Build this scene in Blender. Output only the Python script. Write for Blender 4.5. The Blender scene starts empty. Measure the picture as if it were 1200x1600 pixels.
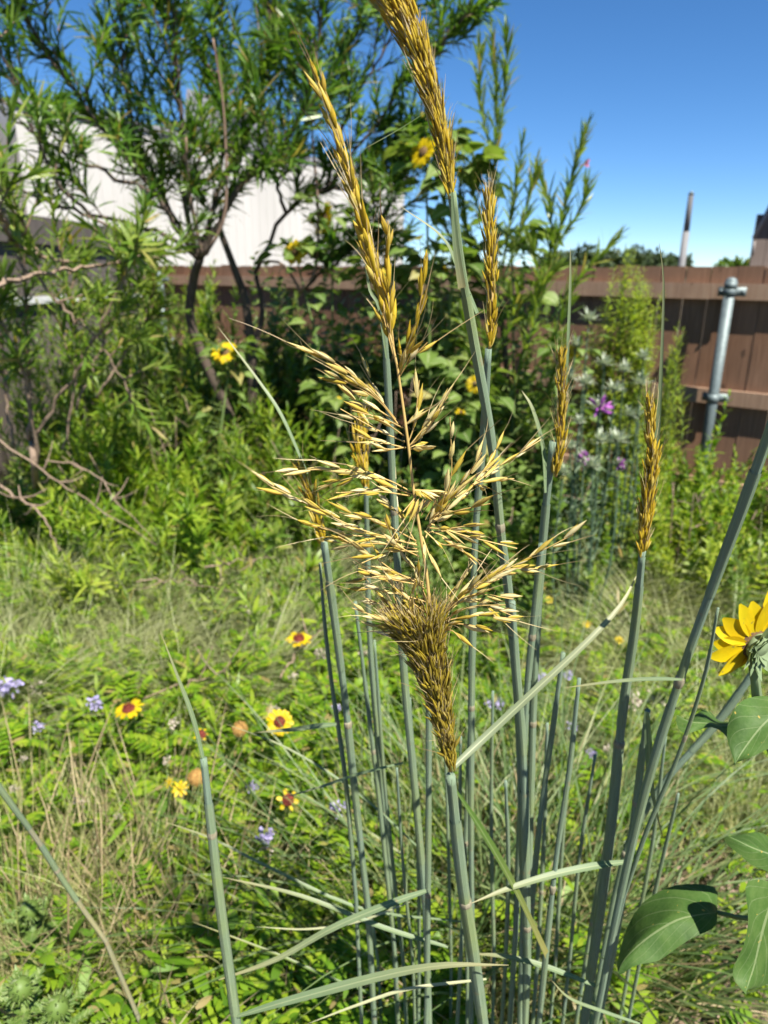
import bpy, math, random
import numpy as np
from mathutils import Vector, Matrix

# ------------------------------------------------------------------ camera
rng = np.random.default_rng(11)
random.seed(11)
SC = bpy.context.scene
COL = SC.collection
F = 1109.0                      # focal length in pixels of the 1200 x 1600 photograph
EYE = 1.5
PITCH = math.atan((800 - 430) / F)
ROLL = 0.012
cp, sp = math.cos(PITCH), math.sin(PITCH)
FW = np.array([0, cp, -sp])
R0 = np.array([1.0, 0, 0])
U0 = np.array([0, sp, cp])
RT = R0 * math.cos(ROLL) + U0 * math.sin(ROLL)
UP = U0 * math.cos(ROLL) - R0 * math.sin(ROLL)
CAM = np.array([0, 0, EYE])

cam_data = bpy.data.cameras.new('camera')
cam = bpy.data.objects.new('camera', cam_data)
COL.objects.link(cam)
m = Matrix.Identity(4)
for i in range(3):
    m[i][0], m[i][1], m[i][2], m[i][3] = RT[i], UP[i], -FW[i], CAM[i]
cam.matrix_world = m
cam_data.sensor_fit = 'VERTICAL'
cam_data.sensor_height = 36.0
cam_data.lens = 36.0 * F / 1600.0
cam_data.clip_start = 0.02
cam_data.clip_end = 2000
cam_data.dof.use_dof = True
cam_data.dof.focus_distance = 0.53
cam_data.dof.aperture_fstop = 8.2
SC.camera = cam

# ------------------------------------------------------------------ light
SUN = np.array([0.31, -0.47, 0.82]); SUN = SUN / np.linalg.norm(SUN)
world = bpy.data.worlds.new('World')
SC.world = world
world.use_nodes = True
wn = world.node_tree
sky = wn.nodes.new('ShaderNodeTexSky')
sky.sky_type = 'NISHITA'
sky.sun_disc = False
sky.sun_elevation = math.asin(SUN[2])
sky.sun_rotation = math.atan2(SUN[0], SUN[1])
sky.altitude = 3500
sky.air_density = 1.0
sky.dust_density = 0.0
sky.ozone_density = 4.0
bg = wn.nodes['Background']
bg.inputs['Strength'].default_value = 0.066
hs = wn.nodes.new('ShaderNodeHueSaturation'); hs.inputs['Saturation'].default_value = 1.2; hs.inputs['Hue'].default_value = 0.500
wn.links.new(sky.outputs[0], hs.inputs['Color']); wn.links.new(hs.outputs[0], bg.inputs['Color'])
sun_data = bpy.data.lights.new('sun', 'SUN')
sun_data.energy = 5.0
sun_data.angle = math.radians(0.5)
sun_data.color = (1.0, 0.94, 0.83)
sun_ob = bpy.data.objects.new('sun', sun_data)
COL.objects.link(sun_ob)
sun_ob.rotation_euler = Vector(SUN).to_track_quat('Z', 'Y').to_euler()
SC.view_settings.view_transform = 'Standard'
SC.view_settings.look = 'None'
SC.view_settings.gamma = 1
SC.view_settings.exposure = 1.36
SC.cycles.max_bounces = 8
SC.cycles.diffuse_bounces = 5
SC.cycles.glossy_bounces = 2
SC.cycles.transmission_bounces = 6
SC.cycles.caustics_reflective = False
SC.cycles.caustics_refractive = False

# ------------------------------------------------------------------ places
def ray(px, py):
    return FW + RT * ((px - 600) / F) + UP * ((800 - py) / F)
def at_y(px, py, Y):            # the point seen at (px, py) that stands Y metres ahead
    d = ray(px, py); return CAM + d * (Y / d[1])
def at_z(px, py, z=0.0):        # the point seen at (px, py) at height z
    d = ray(px, py); return CAM + d * ((z - EYE) / d[2])
def to_px(P):
    v = np.asarray(P) - CAM
    dep = v @ FW
    return 600 + F * (v @ RT) / dep, 800 - F * (v @ UP) / dep, dep
def unit(v):
    v = np.asarray(v, float)
    return v / (np.linalg.norm(v, axis=-1, keepdims=True) + 1e-12)
def rnd(a, b, n=None): return rng.uniform(a, b, n)
def smooth(pts, n=16):          # Catmull-Rom through the points
    p = np.asarray(pts, float)
    if len(p) == 2:
        t = np.linspace(0, 1, n)[:, None]; return p[0] * (1 - t) + p[1] * t
    q = np.vstack([2 * p[0] - p[1], p, 2 * p[-1] - p[-2]])
    out = []
    T = np.linspace(0, len(p) - 1, n)
    for t in T:
        i = min(int(t), len(p) - 2); f = t - i
        a, b, c, d = q[i], q[i + 1], q[i + 2], q[i + 3]
        out.append(0.5 * (2 * b + (c - a) * f + (2 * a - 5 * b + 4 * c - d) * f * f + (3 * b - a - 3 * c + d) * f ** 3))
    return np.array(out)
def path_px(pts, Y0, Y1, n=20):  # pixel polyline -> points whose distance runs from Y0 to Y1
    k = len(pts)
    return smooth([at_y(x, y, Y0 + (Y1 - Y0) * i / max(1, k - 1)) for i, (x, y) in enumerate(pts)], n)

# ------------------------------------------------------------------ mesh builder
ORG = {}
class MB:
    def __init__(s): s.v = []; s.uv = []; s.f = []; s.n = 0
    def add(s, v, uv, faces):
        v = np.asarray(v, float).reshape(-1, 3)
        s.v.append(v); s.uv.append(np.asarray(uv, float).reshape(-1, 2))
        for f in faces:
            if len(f): s.f.append(np.asarray(f, int) + s.n)
        s.n += len(v)
    def build(s, name, mat, parent=None, smooth_=True):
        me = bpy.data.meshes.new(name)
        v = np.vstack(s.v); uv = np.vstack(s.uv)
        org = ORG.get(parent.name, np.zeros(3)) if parent else np.zeros(3)
        v = v - org
        me.vertices.add(len(v)); me.vertices.foreach_set('co', v.astype(np.float32).ravel())
        loops = np.concatenate([f.ravel() for f in s.f])
        sizes = np.concatenate([np.full(len(f), f.shape[1]) for f in s.f])
        me.loops.add(len(loops)); me.loops.foreach_set('vertex_index', loops.astype(np.int32))
        me.polygons.add(len(sizes))
        st = np.concatenate([[0], np.cumsum(sizes)[:-1]])
        me.polygons.foreach_set('loop_start', st.astype(np.int32))
        me.polygons.foreach_set('loop_total', sizes.astype(np.int32))
        me.polygons.foreach_set('use_smooth', np.full(len(sizes), smooth_))
        a = me.attributes.new('luv', 'FLOAT2', 'POINT'); a.data.foreach_set('vector', uv.astype(np.float32).ravel())
        me.update(calc_edges=True)
        me.materials.append(mat)
        o = bpy.data.objects.new(name, me); COL.objects.link(o)
        if parent: o.parent = parent
        ORG[o.name] = org
        return o

def strips(mb, P, D, N, L, W, bend, prof, cup=0.0, twist=0.0):
    P = np.atleast_2d(P); n = len(P); prof = np.asarray(prof, float); k = len(prof)
    D = unit(np.broadcast_to(D, (n, 3))); N = np.broadcast_to(N, (n, 3))
    N = unit(N - D * np.sum(N * D, 1, keepdims=True))
    L = np.broadcast_to(L, n); W = np.broadcast_to(W, n); bend = np.broadcast_to(bend, n)
    t = np.linspace(0, 1, k); dt = 1 / (k - 1)
    mid = bend[:, None] * ((t[1:] + t[:-1]) / 2)[None]
    cx = np.concatenate([np.zeros((n, 1)), np.cumsum(np.cos(mid) * dt, 1)], 1)
    cz = np.concatenate([np.zeros((n, 1)), np.cumsum(np.sin(mid) * dt, 1)], 1)
    C = P[:, None] + L[:, None, None] * (D[:, None] * cx[..., None] - N[:, None] * cz[..., None])
    th = bend[:, None] * t[None]
    NL = N[:, None] * np.cos(th)[..., None] + D[:, None] * np.sin(th)[..., None]
    S = np.cross(D, N)[:, None] * np.ones((1, k, 1))
    if np.any(twist):
        tw = (np.broadcast_to(twist, n)[:, None] * t[None])[..., None]
        S, NL = S * np.cos(tw) + NL * np.sin(tw), NL * np.cos(tw) - S * np.sin(tw)
    h = (W[:, None] * prof[None] / 2)[..., None]
    base = np.arange(n)[:, None, None] * 0
    if cup:
        V = np.stack([C - S * h + NL * h * cup, C, C + S * h + NL * h * cup], 2); c = 3
        u = np.array([0, .5, 1])
    else:
        V = np.stack([C - S * h, C + S * h], 2); c = 2
        u = np.array([0, 1.0])
    uv = np.stack(np.broadcast_arrays(u[None, None, :], t[None, :, None] + np.zeros((n, 1, 1))), -1)
    idx = np.arange(n * k * c).reshape(n, k, c)
    f = np.stack([idx[:, :-1, :-1], idx[:, :-1, 1:], idx[:, 1:, 1:], idx[:, 1:, :-1]], -1).reshape(-1, 4)
    mb.add(V, uv, [f])

def frames(p):
    T = unit(np.gradient(p, axis=0))
    a = np.array([0, 0, 1.0]) if abs(T[0][2]) < .8 else np.array([1.0, 0, 0])
    U = [unit(np.cross(T[0], a))]
    for i in range(1, len(p)):
        u = U[-1] - T[i] * np.dot(U[-1], T[i]); U.append(unit(u))
    U = np.array(U); return T, U, np.cross(T, U)
def tube(mb, pts, rad, sides=6, caps=True):
    p = np.asarray(pts, float); k = len(p)
    r = np.broadcast_to(rad, k) if np.ndim(rad) == 0 else np.interp(np.linspace(0, 1, k), np.linspace(0, 1, len(rad)), rad)
    T, U, B = frames(p)
    a = np.linspace(0, 2 * math.pi, sides + 1)
    V = p[:, None] + r[:, None, None] * (np.cos(a)[None, :, None] * U[:, None] + np.sin(a)[None, :, None] * B[:, None])
    ln = np.concatenate([[0], np.cumsum(np.linalg.norm(np.diff(p, axis=0), axis=1))])
    uv = np.stack(np.broadcast_arrays((a / (2 * math.pi))[None], ln[:, None]), -1)
    idx = np.arange(k * (sides + 1)).reshape(k, sides + 1)
    f = np.stack([idx[:-1, :-1], idx[:-1, 1:], idx[1:, 1:], idx[1:, :-1]], -1).reshape(-1, 4)
    fs = [f]
    if caps:
        fs.append(idx[0, :-1][::-1][None]); fs.append(idx[-1, :-1][None])
    mb.add(V, uv, fs)
def spindles(mb, P, D, L, W, prof=(.35, .95, 1, .7, .08), sides=5, flat=.75):
    P = np.atleast_2d(P); n = len(P); D = unit(np.broadcast_to(D, (n, 3)))
    a0 = unit(rng.normal(size=(n, 3))); U = unit(np.cross(D, a0)); B = np.cross(D, U)
    prof = np.asarray(prof); k = len(prof); t = np.linspace(0, 1, k)
    a = np.linspace(0, 2 * math.pi, sides, endpoint=False)
    L = np.broadcast_to(L, n); W = np.broadcast_to(W, n)
    C = P[:, None] + D[:, None] * (L[:, None] * t[None])[..., None]
    r = (W[:, None] * prof[None] / 2)[:, :, None, None]
    V = C[:, :, None] + r * (np.cos(a)[None, None, :, None] * U[:, None, None] + flat * np.sin(a)[None, None, :, None] * B[:, None, None])
    uv = np.stack(np.broadcast_arrays((a / 6.283)[None, None], t[None, :, None] + np.zeros((n, 1, 1))), -1)
    idx = np.arange(n * k * sides).reshape(n, k, sides); nx = np.roll(idx, -1, 2)
    f = np.stack([idx[:, :-1], nx[:, :-1], nx[:, 1:], idx[:, 1:]], -1).reshape(-1, 4)
    mb.add(V, uv, [f])
def box(mb, c, s, ax=None, ay=None, az=None):
    ax = np.array([1, 0, 0.]) if ax is None else ax
    ay = np.array([0, 1, 0.]) if ay is None else ay
    az = np.array([0, 0, 1.]) if az is None else az
    c = np.asarray(c, float)
    q = [(-1, -1, -1), (1, -1, -1), (1, 1, -1), (-1, 1, -1), (-1, -1, 1), (1, -1, 1), (1, 1, 1), (-1, 1, 1)]
    V = [c + ax * x * s[0] / 2 + ay * y * s[1] / 2 + az * z * s[2] / 2 for x, y, z in q]
    mb.add(V, [(x * .5 + .5, z * .5 + .5) for x, y, z in q],
           [np.array([(0, 3, 2, 1), (4, 5, 6, 7), (0, 1, 5, 4), (1, 2, 6, 5), (2, 3, 7, 6), (3, 0, 4, 7)])])
def ball(mb, c, r, sq=(1, 1, 1), nu=10, nv=7, axis=None):
    c = np.asarray(c, float); th = np.linspace(0, math.pi, nv); ph = np.linspace(0, 2 * math.pi, nu + 1)
    v = np.stack([np.sin(th)[:, None] * np.cos(ph)[None] * sq[0], np.sin(th)[:, None] * np.sin(ph)[None] * sq[1], np.cos(th)[:, None] * np.ones((1, nu + 1)) * sq[2]], -1) * r
    if axis is not None:
        Z = unit(axis); X = unit(np.cross(Z, [0.31, .2, .9])); Yv = np.cross(Z, X)
        v = v[..., :1] * X + v[..., 1:2] * Yv + v[..., 2:] * Z
    uv = np.stack(np.broadcast_arrays((ph / 6.283)[None], (th / math.pi)[:, None]), -1)
    idx = np.arange(nv * (nu + 1)).reshape(nv, nu + 1)
    f = np.stack([idx[:-1, :-1], idx[1:, :-1], idx[1:, 1:], idx[:-1, 1:]], -1).reshape(-1, 4)
    mb.add(v + c, uv, [f])
def quad(mb, *p):
    mb.add(p, [(0, 0), (1, 0), (1, 1), (0, 1)][:len(p)], [np.arange(len(p))[None]])

LANCE = (.35, .9, 1, .72, .06)
GRASS = (.9, 1, 1, .85, .6, .05)
OVATE = (.25, .95, 1, .78, .45, .04)
PETAL = (.35, .8, 1, .95, .5)

# ------------------------------------------------------------------ things
def tag(o, label=None, cat=None, group=None, kind=None):
    if label: o['label'] = label
    if cat: o['category'] = cat
    if group: o['group'] = group
    if kind: o['kind'] = kind
    return o
def thing(name, label, cat, loc=(0, 0, 0), group=None):
    o = bpy.data.objects.new(name, None); COL.objects.link(o)
    o.location = Vector([float(x) for x in loc]); o.empty_display_size = .05
    ORG[o.name] = np.asarray(loc, float)
    return tag(o, label, cat, group)
def dup(root, loc, rotz=0.0, scale=1.0, label=None, group=None):
    r = root.copy(); COL.objects.link(r)
    r.location = Vector([float(x) for x in loc]); r.rotation_euler = (0, 0, rotz); r.scale = (scale,) * 3
    if label: r['label'] = label
    if group: r['group'] = group
    for ch in list(root.children):
        c = ch.copy(); COL.objects.link(c); c.parent = r
        for g in list(ch.children):
            d = g.copy(); COL.objects.link(d); d.parent = c
    return r

# ------------------------------------------------------------------ materials
def new_mat(name):
    mt = bpy.data.materials.new(name); mt.use_nodes = True
    nt = mt.node_tree; nt.nodes.clear()
    out = nt.nodes.new('ShaderNodeOutputMaterial')
    return mt, nt, out
def ramp(nt, cols, fac, pos=None):
    r = nt.nodes.new('ShaderNodeValToRGB'); e = r.color_ramp.elements
    while len(e) < len(cols): e.new(.5)
    for i, c in enumerate(cols):
        e[i].position = pos[i] if pos else i / (len(cols) - 1)
        e[i].color = (*c, 1)
    nt.links.new(fac, r.inputs['Fac']); return r.outputs['Color']
def mixc(nt, a, b, fac, mode='MIX'):
    n = nt.nodes.new('ShaderNodeMix'); n.data_type = 'RGBA'; n.blend_type = mode
    for s, val in ((n.inputs[6], a), (n.inputs[7], b)):
        if isinstance(val, tuple): s.default_value = (*val, 1)
        else: nt.links.new(val, s)
    if isinstance(fac, (int, float)): n.inputs[0].default_value = fac
    else: nt.links.new(fac, n.inputs[0])
    return n.outputs[2]
def noise(nt, scale, detail=3, vec=None, dist=0, rough=.55):
    n = nt.nodes.new('ShaderNodeTexNoise'); n.inputs['Scale'].default_value = scale
    n.inputs['Detail'].default_value = detail; n.inputs['Distortion'].default_value = dist; n.inputs['Roughness'].default_value = rough
    if vec is None:
        tc = nt.nodes.new('ShaderNodeTexCoord'); vec = tc.outputs['Object']
    nt.links.new(vec, n.inputs['Vector']); return n.outputs['Fac']
def mth(nt, op, a, b=None, c=None):
    n = nt.nodes.new('ShaderNodeMath'); n.operation = op
    for i, val in enumerate((a, b, c)):
        if val is None: continue
        if isinstance(val, (int, float)): n.inputs[i].default_value = val
        else: nt.links.new(val, n.inputs[i])
    return n.outputs[0]
def luv(nt):
    a = nt.nodes.new('ShaderNodeAttribute'); a.attribute_name = 'luv'
    s = nt.nodes.new('ShaderNodeSeparateXYZ'); nt.links.new(a.outputs['Vector'], s.inputs[0])
    return s.outputs[0], s.outputs[1], a.outputs['Vector']
def mapped(nt, vec, sc):
    mp = nt.nodes.new('ShaderNodeMapping'); mp.inputs['Scale'].default_value = sc
    nt.links.new(vec, mp.inputs['Vector']); return mp.outputs['Vector']
def bump(nt, h, strength, dist=.002):
    b = nt.nodes.new('ShaderNodeBump'); b.inputs['Strength'].default_value = strength; b.inputs['Distance'].default_value = dist
    nt.links.new(h, b.inputs['Height']); return b.outputs['Normal']
def island(nt):
    return nt.nodes.new('ShaderNodeNewGeometry').outputs['Random Per Island']
def leaf_mat(name, cols, transl=.35, rough=.5, tcol=(1.25, 1.3, .6), rib=0.0, spec=.4, tip=None, nscale=14, dead=None, stripe=0.0):
    mt, nt, out = new_mat(name)
    if dead:
        k_ = len(cols)
        c = ramp(nt, list(cols) + [dead, dead], island(nt), [.93 * i / (k_ - 1) for i in range(k_)] + [.97, 1.0])
    else: c = ramp(nt, cols, island(nt))
    nz = noise(nt, nscale, 2)
    c = mixc(nt, c, mixc(nt, c, (.55, .6, .5), 1.0, 'MULTIPLY'), mth(nt, 'MULTIPLY', nz, .7))
    u, vv, vec = luv(nt)
    if stripe:
        ln_ = noise(nt, 1.0, 3, mapped(nt, vec, (26, 3, 1)), 0, .7)
        c = mixc(nt, c, mixc(nt, c, (.5, .55, .42), 1.0, 'MULTIPLY'), mth(nt, 'MULTIPLY', ln_, stripe))
        sp = noise(nt, 150, 3); c = mixc(nt, c, (.22, .15, .07), mth(nt, 'MULTIPLY', mth(nt, 'GREATER_THAN', sp, .69), .6))
    if rib:
        d = mth(nt, 'ABSOLUTE', mth(nt, 'SUBTRACT', u, .5))
        f = mth(nt, 'MULTIPLY', mth(nt, 'LESS_THAN', d, .06), rib)
        c = mixc(nt, c, (.42, .46, .26), f)
    if tip:
        f = mth(nt, 'MULTIPLY', mth(nt, 'POWER', vv, 3.0), .8)
        c = mixc(nt, c, tip, f)
    p = nt.nodes.new('ShaderNodeBsdfPrincipled')
    nt.links.new(c, p.inputs['Base Color']); p.inputs['Roughness'].default_value = rough
    p.inputs['Specular IOR Level'].default_value = spec
    tr = nt.nodes.new('ShaderNodeBsdfTranslucent')
    nt.links.new(mixc(nt, c, tcol, 1.0, 'MULTIPLY'), tr.inputs['Color'])
    ms = nt.nodes.new('ShaderNodeMixShader'); ms.inputs[0].default_value = transl
    nt.links.new(p.outputs[0], ms.inputs[1]); nt.links.new(tr.outputs[0], ms.inputs[2])
    nt.links.new(ms.outputs[0], out.inputs['Surface'])
    return mt
def plain_mat(name, cols, rough=.7, nscale=20, stretch=(1, 1, 1), spec=.3, metal=0.0, bmp=0.0, isl=0.0, detail=4):
    mt, nt, out = new_mat(name)
    tc = nt.nodes.new('ShaderNodeTexCoord')
    nz = noise(nt, nscale, detail, mapped(nt, tc.outputs['Object'], stretch), .4)
    c = ramp(nt, cols, nz, [.25 + .5 * i / (len(cols) - 1) for i in range(len(cols))])
    if isl:
        c = mixc(nt, c, mixc(nt, c, (.45, .42, .4), 1.0, 'MULTIPLY'), mth(nt, 'MULTIPLY', island(nt), isl))
    p = nt.nodes.new('ShaderNodeBsdfPrincipled')
    nt.links.new(c, p.inputs['Base Color']); p.inputs['Roughness'].default_value = rough
    p.inputs['Specular IOR Level'].default_value = spec; p.inputs['Metallic'].default_value = metal
    if bmp: nt.links.new(bump(nt, nz, bmp), p.inputs['Normal'])
    nt.links.new(p.outputs[0], out.inputs['Surface'])
    return mt
def stem_mat(name, a, b, lines=14, tr=0.0):
    mt, nt, out = new_mat(name)
    u, vv, vec = luv(nt)
    nz = noise(nt, 1.0, 3, mapped(nt, vec, (lines, 14, 1)), 0, .7)
    fine = noise(nt, 1.0, 4, mapped(nt, vec, (46, 9, 1)), 0, .7)
    n2 = noise(nt, 9, 3); n3 = noise(nt, 34, 5); n4 = noise(nt, 170, 3)
    c = ramp(nt, (a, b), fine, (.32, .68))
    c = mixc(nt, c, mixc(nt, c, (.55, .61, .5), 1.0, 'MULTIPLY'), nz)
    c = mixc(nt, c, mixc(nt, c, (1.25, 1.15, .62), 1.0, 'MULTIPLY'), mth(nt, 'SMOOTH_MAX', mth(nt, 'MULTIPLY', mth(nt, 'SUBTRACT', n2, .45), 3.0), 0.0, .1))
    c = mixc(nt, c, (.26, .18, .09), mth(nt, 'MULTIPLY', mth(nt, 'GREATER_THAN', n3, .67), .35))
    c = mixc(nt, c, (.10, .09, .06), mth(nt, 'MULTIPLY', mth(nt, 'GREATER_THAN', n4, .73), .5))
    p = nt.nodes.new('ShaderNodeBsdfPrincipled'); nt.links.new(c, p.inputs['Base Color'])
    p.inputs['Roughness'].default_value = .6; p.inputs['Specular IOR Level'].default_value = .3
    nt.links.new(bump(nt, fine, .7, .0008), p.inputs['Normal'])
    nt.links.new(p.outputs[0], out.inputs['Surface'])
    return mt

M = {}
M['willow'] = leaf_mat('willow_leaf', [(.045, .11, .016), (.075, .17, .022), (.13, .24, .03), (.21, .32, .055)], .45, .36, dead=(.34, .26, .09))
M['willow_light'] = leaf_mat('willow_light_leaf', [(.09, .17, .024), (.14, .235, .028), (.21, .29, .045), (.27, .33, .07)], .42, .4, dead=(.36, .28, .1))
M['golden'] = leaf_mat('goldenrod_leaf', [(.095, .19, .013), (.17, .29, .018), (.26, .37, .03), (.33, .41, .045)], .45, .42, dead=(.33, .27, .09))
M['dark'] = leaf_mat('shrub_leaf', [(.075, .145, .022), (.125, .21, .03), (.18, .27, .045)], .4, .48, dead=(.3, .22, .08))
M['sunleaf'] = leaf_mat('wild_sunflower_leaf', [(.09, .16, .03), (.145, .23, .042), (.21, .29, .07)], .4, .55, rib=.4, dead=(.34, .3, .1))
M['lime'] = leaf_mat('yellow_green_leaf', [(.20, .29, .022), (.30, .39, .038), (.38, .42, .06)], .45, .5)
M['cover'] = leaf_mat('cover_leaf', [(.075, .17, .009), (.14, .27, .012), (.24, .37, .018), (.33, .42, .035)], .45, .5, dead=(.36, .28, .12))
M['grass'] = leaf_mat('lawn_grass', [(.13, .19, .04), (.20, .25, .06), (.31, .31, .12), (.42, .37, .19)], .35, .5)
M['straw'] = leaf_mat('straw', [(.32, .25, .13), (.42, .34, .2), (.25, .18, .1)], .25, .6, (1.1, 1.0, .7))
M['feather'] = leaf_mat('feather_grass', [(.28, .36, .10), (.50, .54, .24), (.64, .65, .42)], .45, .45, (1.15, 1.1, .7))
M['plume'] = leaf_mat('feather_plume', [(.36, .38, .20), (.44, .45, .27), (.30, .33, .15)], .5, .5, (1.1, 1.05, .8))
M['clump'] = leaf_mat('clump_blade', [(.07, .13, .035), (.12, .19, .06), (.17, .235, .10), (.24, .26, .09)], .35, .42, (1.1, 1.2, .5), rib=.2, nscale=40)
M['blade'] = leaf_mat('glaucous_blade', [(.15, .225, .115), (.21, .29, .165), (.27, .34, .21)], .3, .5, (1.1, 1.2, .5), rib=.35, nscale=40, stripe=.9, tip=(.30, .25, .12))
M['blade_flag'] = leaf_mat('flag_blade', [(.20, .25, .15), (.25, .29, .18)], .3, .5, (1.1, 1.15, .6), rib=.5, nscale=40, stripe=1.0, tip=(.42, .38, .2))
M['blade_green'] = leaf_mat('green_blade', [(.10, .19, .04), (.14, .24, .055)], .4, .42, rib=.3, nscale=40, stripe=.8, tip=(.32, .28, .1))
M['blade_dry'] = leaf_mat('dry_blade', [(.40, .43, .25), (.48, .47, .29)], .3, .5, (1.1, 1, .6), rib=.4, nscale=40)
M['stem'] = stem_mat('glaucous_stem', (.125, .185, .135), (.25, .32, .25))
M['sheath'] = stem_mat('leaf_sheath', (.13, .19, .125), (.255, .315, .225), 9)
M['stem_tan'] = stem_mat('tan_stem', (.22, .22, .15), (.36, .33, .24))
M['green_stem'] = stem_mat('green_stem', (.10, .16, .05), (.16, .22, .08))
M['node'] = plain_mat('stem_node', [(.15, .13, .08), (.28, .26, .18)], .7, 260)
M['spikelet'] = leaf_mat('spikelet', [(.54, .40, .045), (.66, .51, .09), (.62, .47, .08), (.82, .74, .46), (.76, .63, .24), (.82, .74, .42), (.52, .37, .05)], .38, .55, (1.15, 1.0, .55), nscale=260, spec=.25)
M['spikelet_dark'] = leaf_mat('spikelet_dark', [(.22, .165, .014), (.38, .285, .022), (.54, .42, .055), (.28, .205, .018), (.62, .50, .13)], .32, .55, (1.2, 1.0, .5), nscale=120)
M['plume_gold'] = leaf_mat('golden_plume', [(.48, .33, .018), (.62, .45, .03), (.68, .51, .06), (.40, .265, .018), (.74, .61, .16)], .36, .5, (1.15, 1.0, .5), nscale=200, spec=.3)
M['awn'] = leaf_mat('awn', [(.30, .2, .08), (.55, .45, .25), (.2, .12, .06)], .2, .5)
M['rachis'] = plain_mat('rachis', [(.36, .24, .07), (.5, .36, .14)], .5, 90)
M['bark'] = plain_mat('willow_bark', [(.05, .038, .03), (.12, .09, .07)], .85, 40, (1, 1, .25), bmp=.6)
M['twig'] = plain_mat('twig_bark', [(.14, .09, .065), (.25, .17, .13)], .8, 40, (1, 1, .4))
M['deadwood'] = plain_mat('dead_branch', [(.11, .075, .055), (.20, .145, .105), (.29, .22, .165)], .85, 90, bmp=.6)
M['yellow'] = leaf_mat('yellow_petal', [(.78, .56, .006), (.84, .64, .010), (.78, .53, .006)], .42, .5, (1.1, .95, .4), nscale=60, stripe=.4)
M['maroon'] = plain_mat('flower_disk', [(.07, .012, .008), (.19, .035, .02)], .8, 260, bmp=.6)
M['brown_disk'] = plain_mat('seed_disk', [(.05, .03, .015), (.17, .10, .04)], .8, 300, bmp=.6)
M['orange_ball'] = plain_mat('seed_ball', [(.2, .11, .03), (.4, .235, .07)], .8, 240, bmp=.7)
M['lavender'] = leaf_mat('lavender_blossom', [(.36, .32, .62), (.46, .41, .70), (.52, .45, .72)], .3, .6, (1.0, 1.0, 1.0))
M['purple'] = leaf_mat('purple_petal', [(.34, .07, .42), (.5, .15, .54)], .3, .6, (1.0, .9, 1.0))
M['pink'] = leaf_mat('pink_petal', [(.4, .10, .22), (.36, .13, .28)], .3, .6, (1.0, .9, 1.0))
M['white'] = leaf_mat('white_blossom', [(.50, .45, .38), (.58, .50, .44), (.42, .33, .27)], .3, .6, (1, 1, .95))
M['silver'] = leaf_mat('silver_bract', [(.36, .42, .29), (.50, .54, .44), (.24, .32, .16)], .3, .6, (1, 1, .85))
M['bluegreen'] = leaf_mat('blue_green_leaf', [(.05, .09, .05), (.08, .13, .08), (.14, .19, .13)], .25, .55)
M['silver_leaf'] = leaf_mat('silver_leaf', [(.06, .11, .055), (.11, .17, .09), (.24, .3, .2)], .3, .55)
M['thistle'] = leaf_mat('thistle_leaf', [(.10, .18, .035), (.15, .24, .05), (.22, .29, .08)], .35, .5, rib=.5)
M['sepal'] = leaf_mat('sepal', [(.17, .24, .12), (.24, .31, .17)], .25, .7)

# metal
def metal_mat():
    mt, nt, out = new_mat('galvanised_metal')
    nz = noise(nt, 60, 5); n2 = noise(nt, 6, 3)
    c = ramp(nt, ((.10, .135, .14), (.18, .225, .23)), nz, (.3, .7))
    c = mixc(nt, c, (.09, .11, .12), mth(nt, 'MULTIPLY', n2, .5))
    p = nt.nodes.new('ShaderNodeBsdfPrincipled'); nt.links.new(c, p.inputs['Base Color'])
    p.inputs['Metallic'].default_value = .25; p.inputs['Roughness'].default_value = .55
    nt.links.new(p.outputs[0], out.inputs['Surface']); return mt
M['metal'] = metal_mat()
def wood_mat(name, a, b, c3, isl=.8):
    mt, nt, out = new_mat(name)
    u, vv, vec = luv(nt)
    tc = nt.nodes.new('ShaderNodeTexCoord')
    g = noise(nt, 1.0, 6, mapped(nt, tc.outputs['Object'], (55, 55, 3)), 1.2)
    g2 = noise(nt, 3.5, 4)
    c = ramp(nt, (a, b, c3), g, (.25, .5, .75))
    c = mixc(nt, c, mixc(nt, c, (.5, .48, .48), 1.0, 'MULTIPLY'), mth(nt, 'MULTIPLY', g2, .9))
    c = mixc(nt, c, mixc(nt, c, (.5, .45, .42), 1.0, 'MULTIPLY'), mth(nt, 'MULTIPLY', island(nt), isl))
    wz = noise(nt, 1.3, 5); c = mixc(nt, c, (.24, .19, .16), mth(nt, 'MULTIPLY', mth(nt, 'POWER', wz, 2.0), .7))
    kn = noise(nt, 1.0, 2, mapped(nt, tc.outputs['Object'], (17, 17, 8))); c = mixc(nt, c, (.05, .03, .02), mth(nt, 'MULTIPLY', mth(nt, 'GREATER_THAN', kn, .74), .7))
    p = nt.nodes.new('ShaderNodeBsdfPrincipled'); nt.links.new(c, p.inputs['Base Color'])
    p.inputs['Roughness'].default_value = .75; p.inputs['Specular IOR Level'].default_value = .25
    nt.links.new(bump(nt, g, .4, .003), p.inputs['Normal'])
    nt.links.new(p.outputs[0], out.inputs['Surface']); return mt
M['board'] = wood_mat('stained_board', (.18, .088, .045), (.28, .145, .078), (.38, .21, .125))
M['rail'] = wood_mat('rail_wood', (.32, .19, .12), (.42, .27, .175), (.50, .35, .24), .3)
M['brownwall'] = wood_mat('brown_grey_board', (.10, .08, .073), (.145, .118, .107), (.19, .155, .14))
M['greywood'] = wood_mat('weathered_board', (.075, .07, .07), (.12, .113, .11), (.17, .16, .15))

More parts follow.
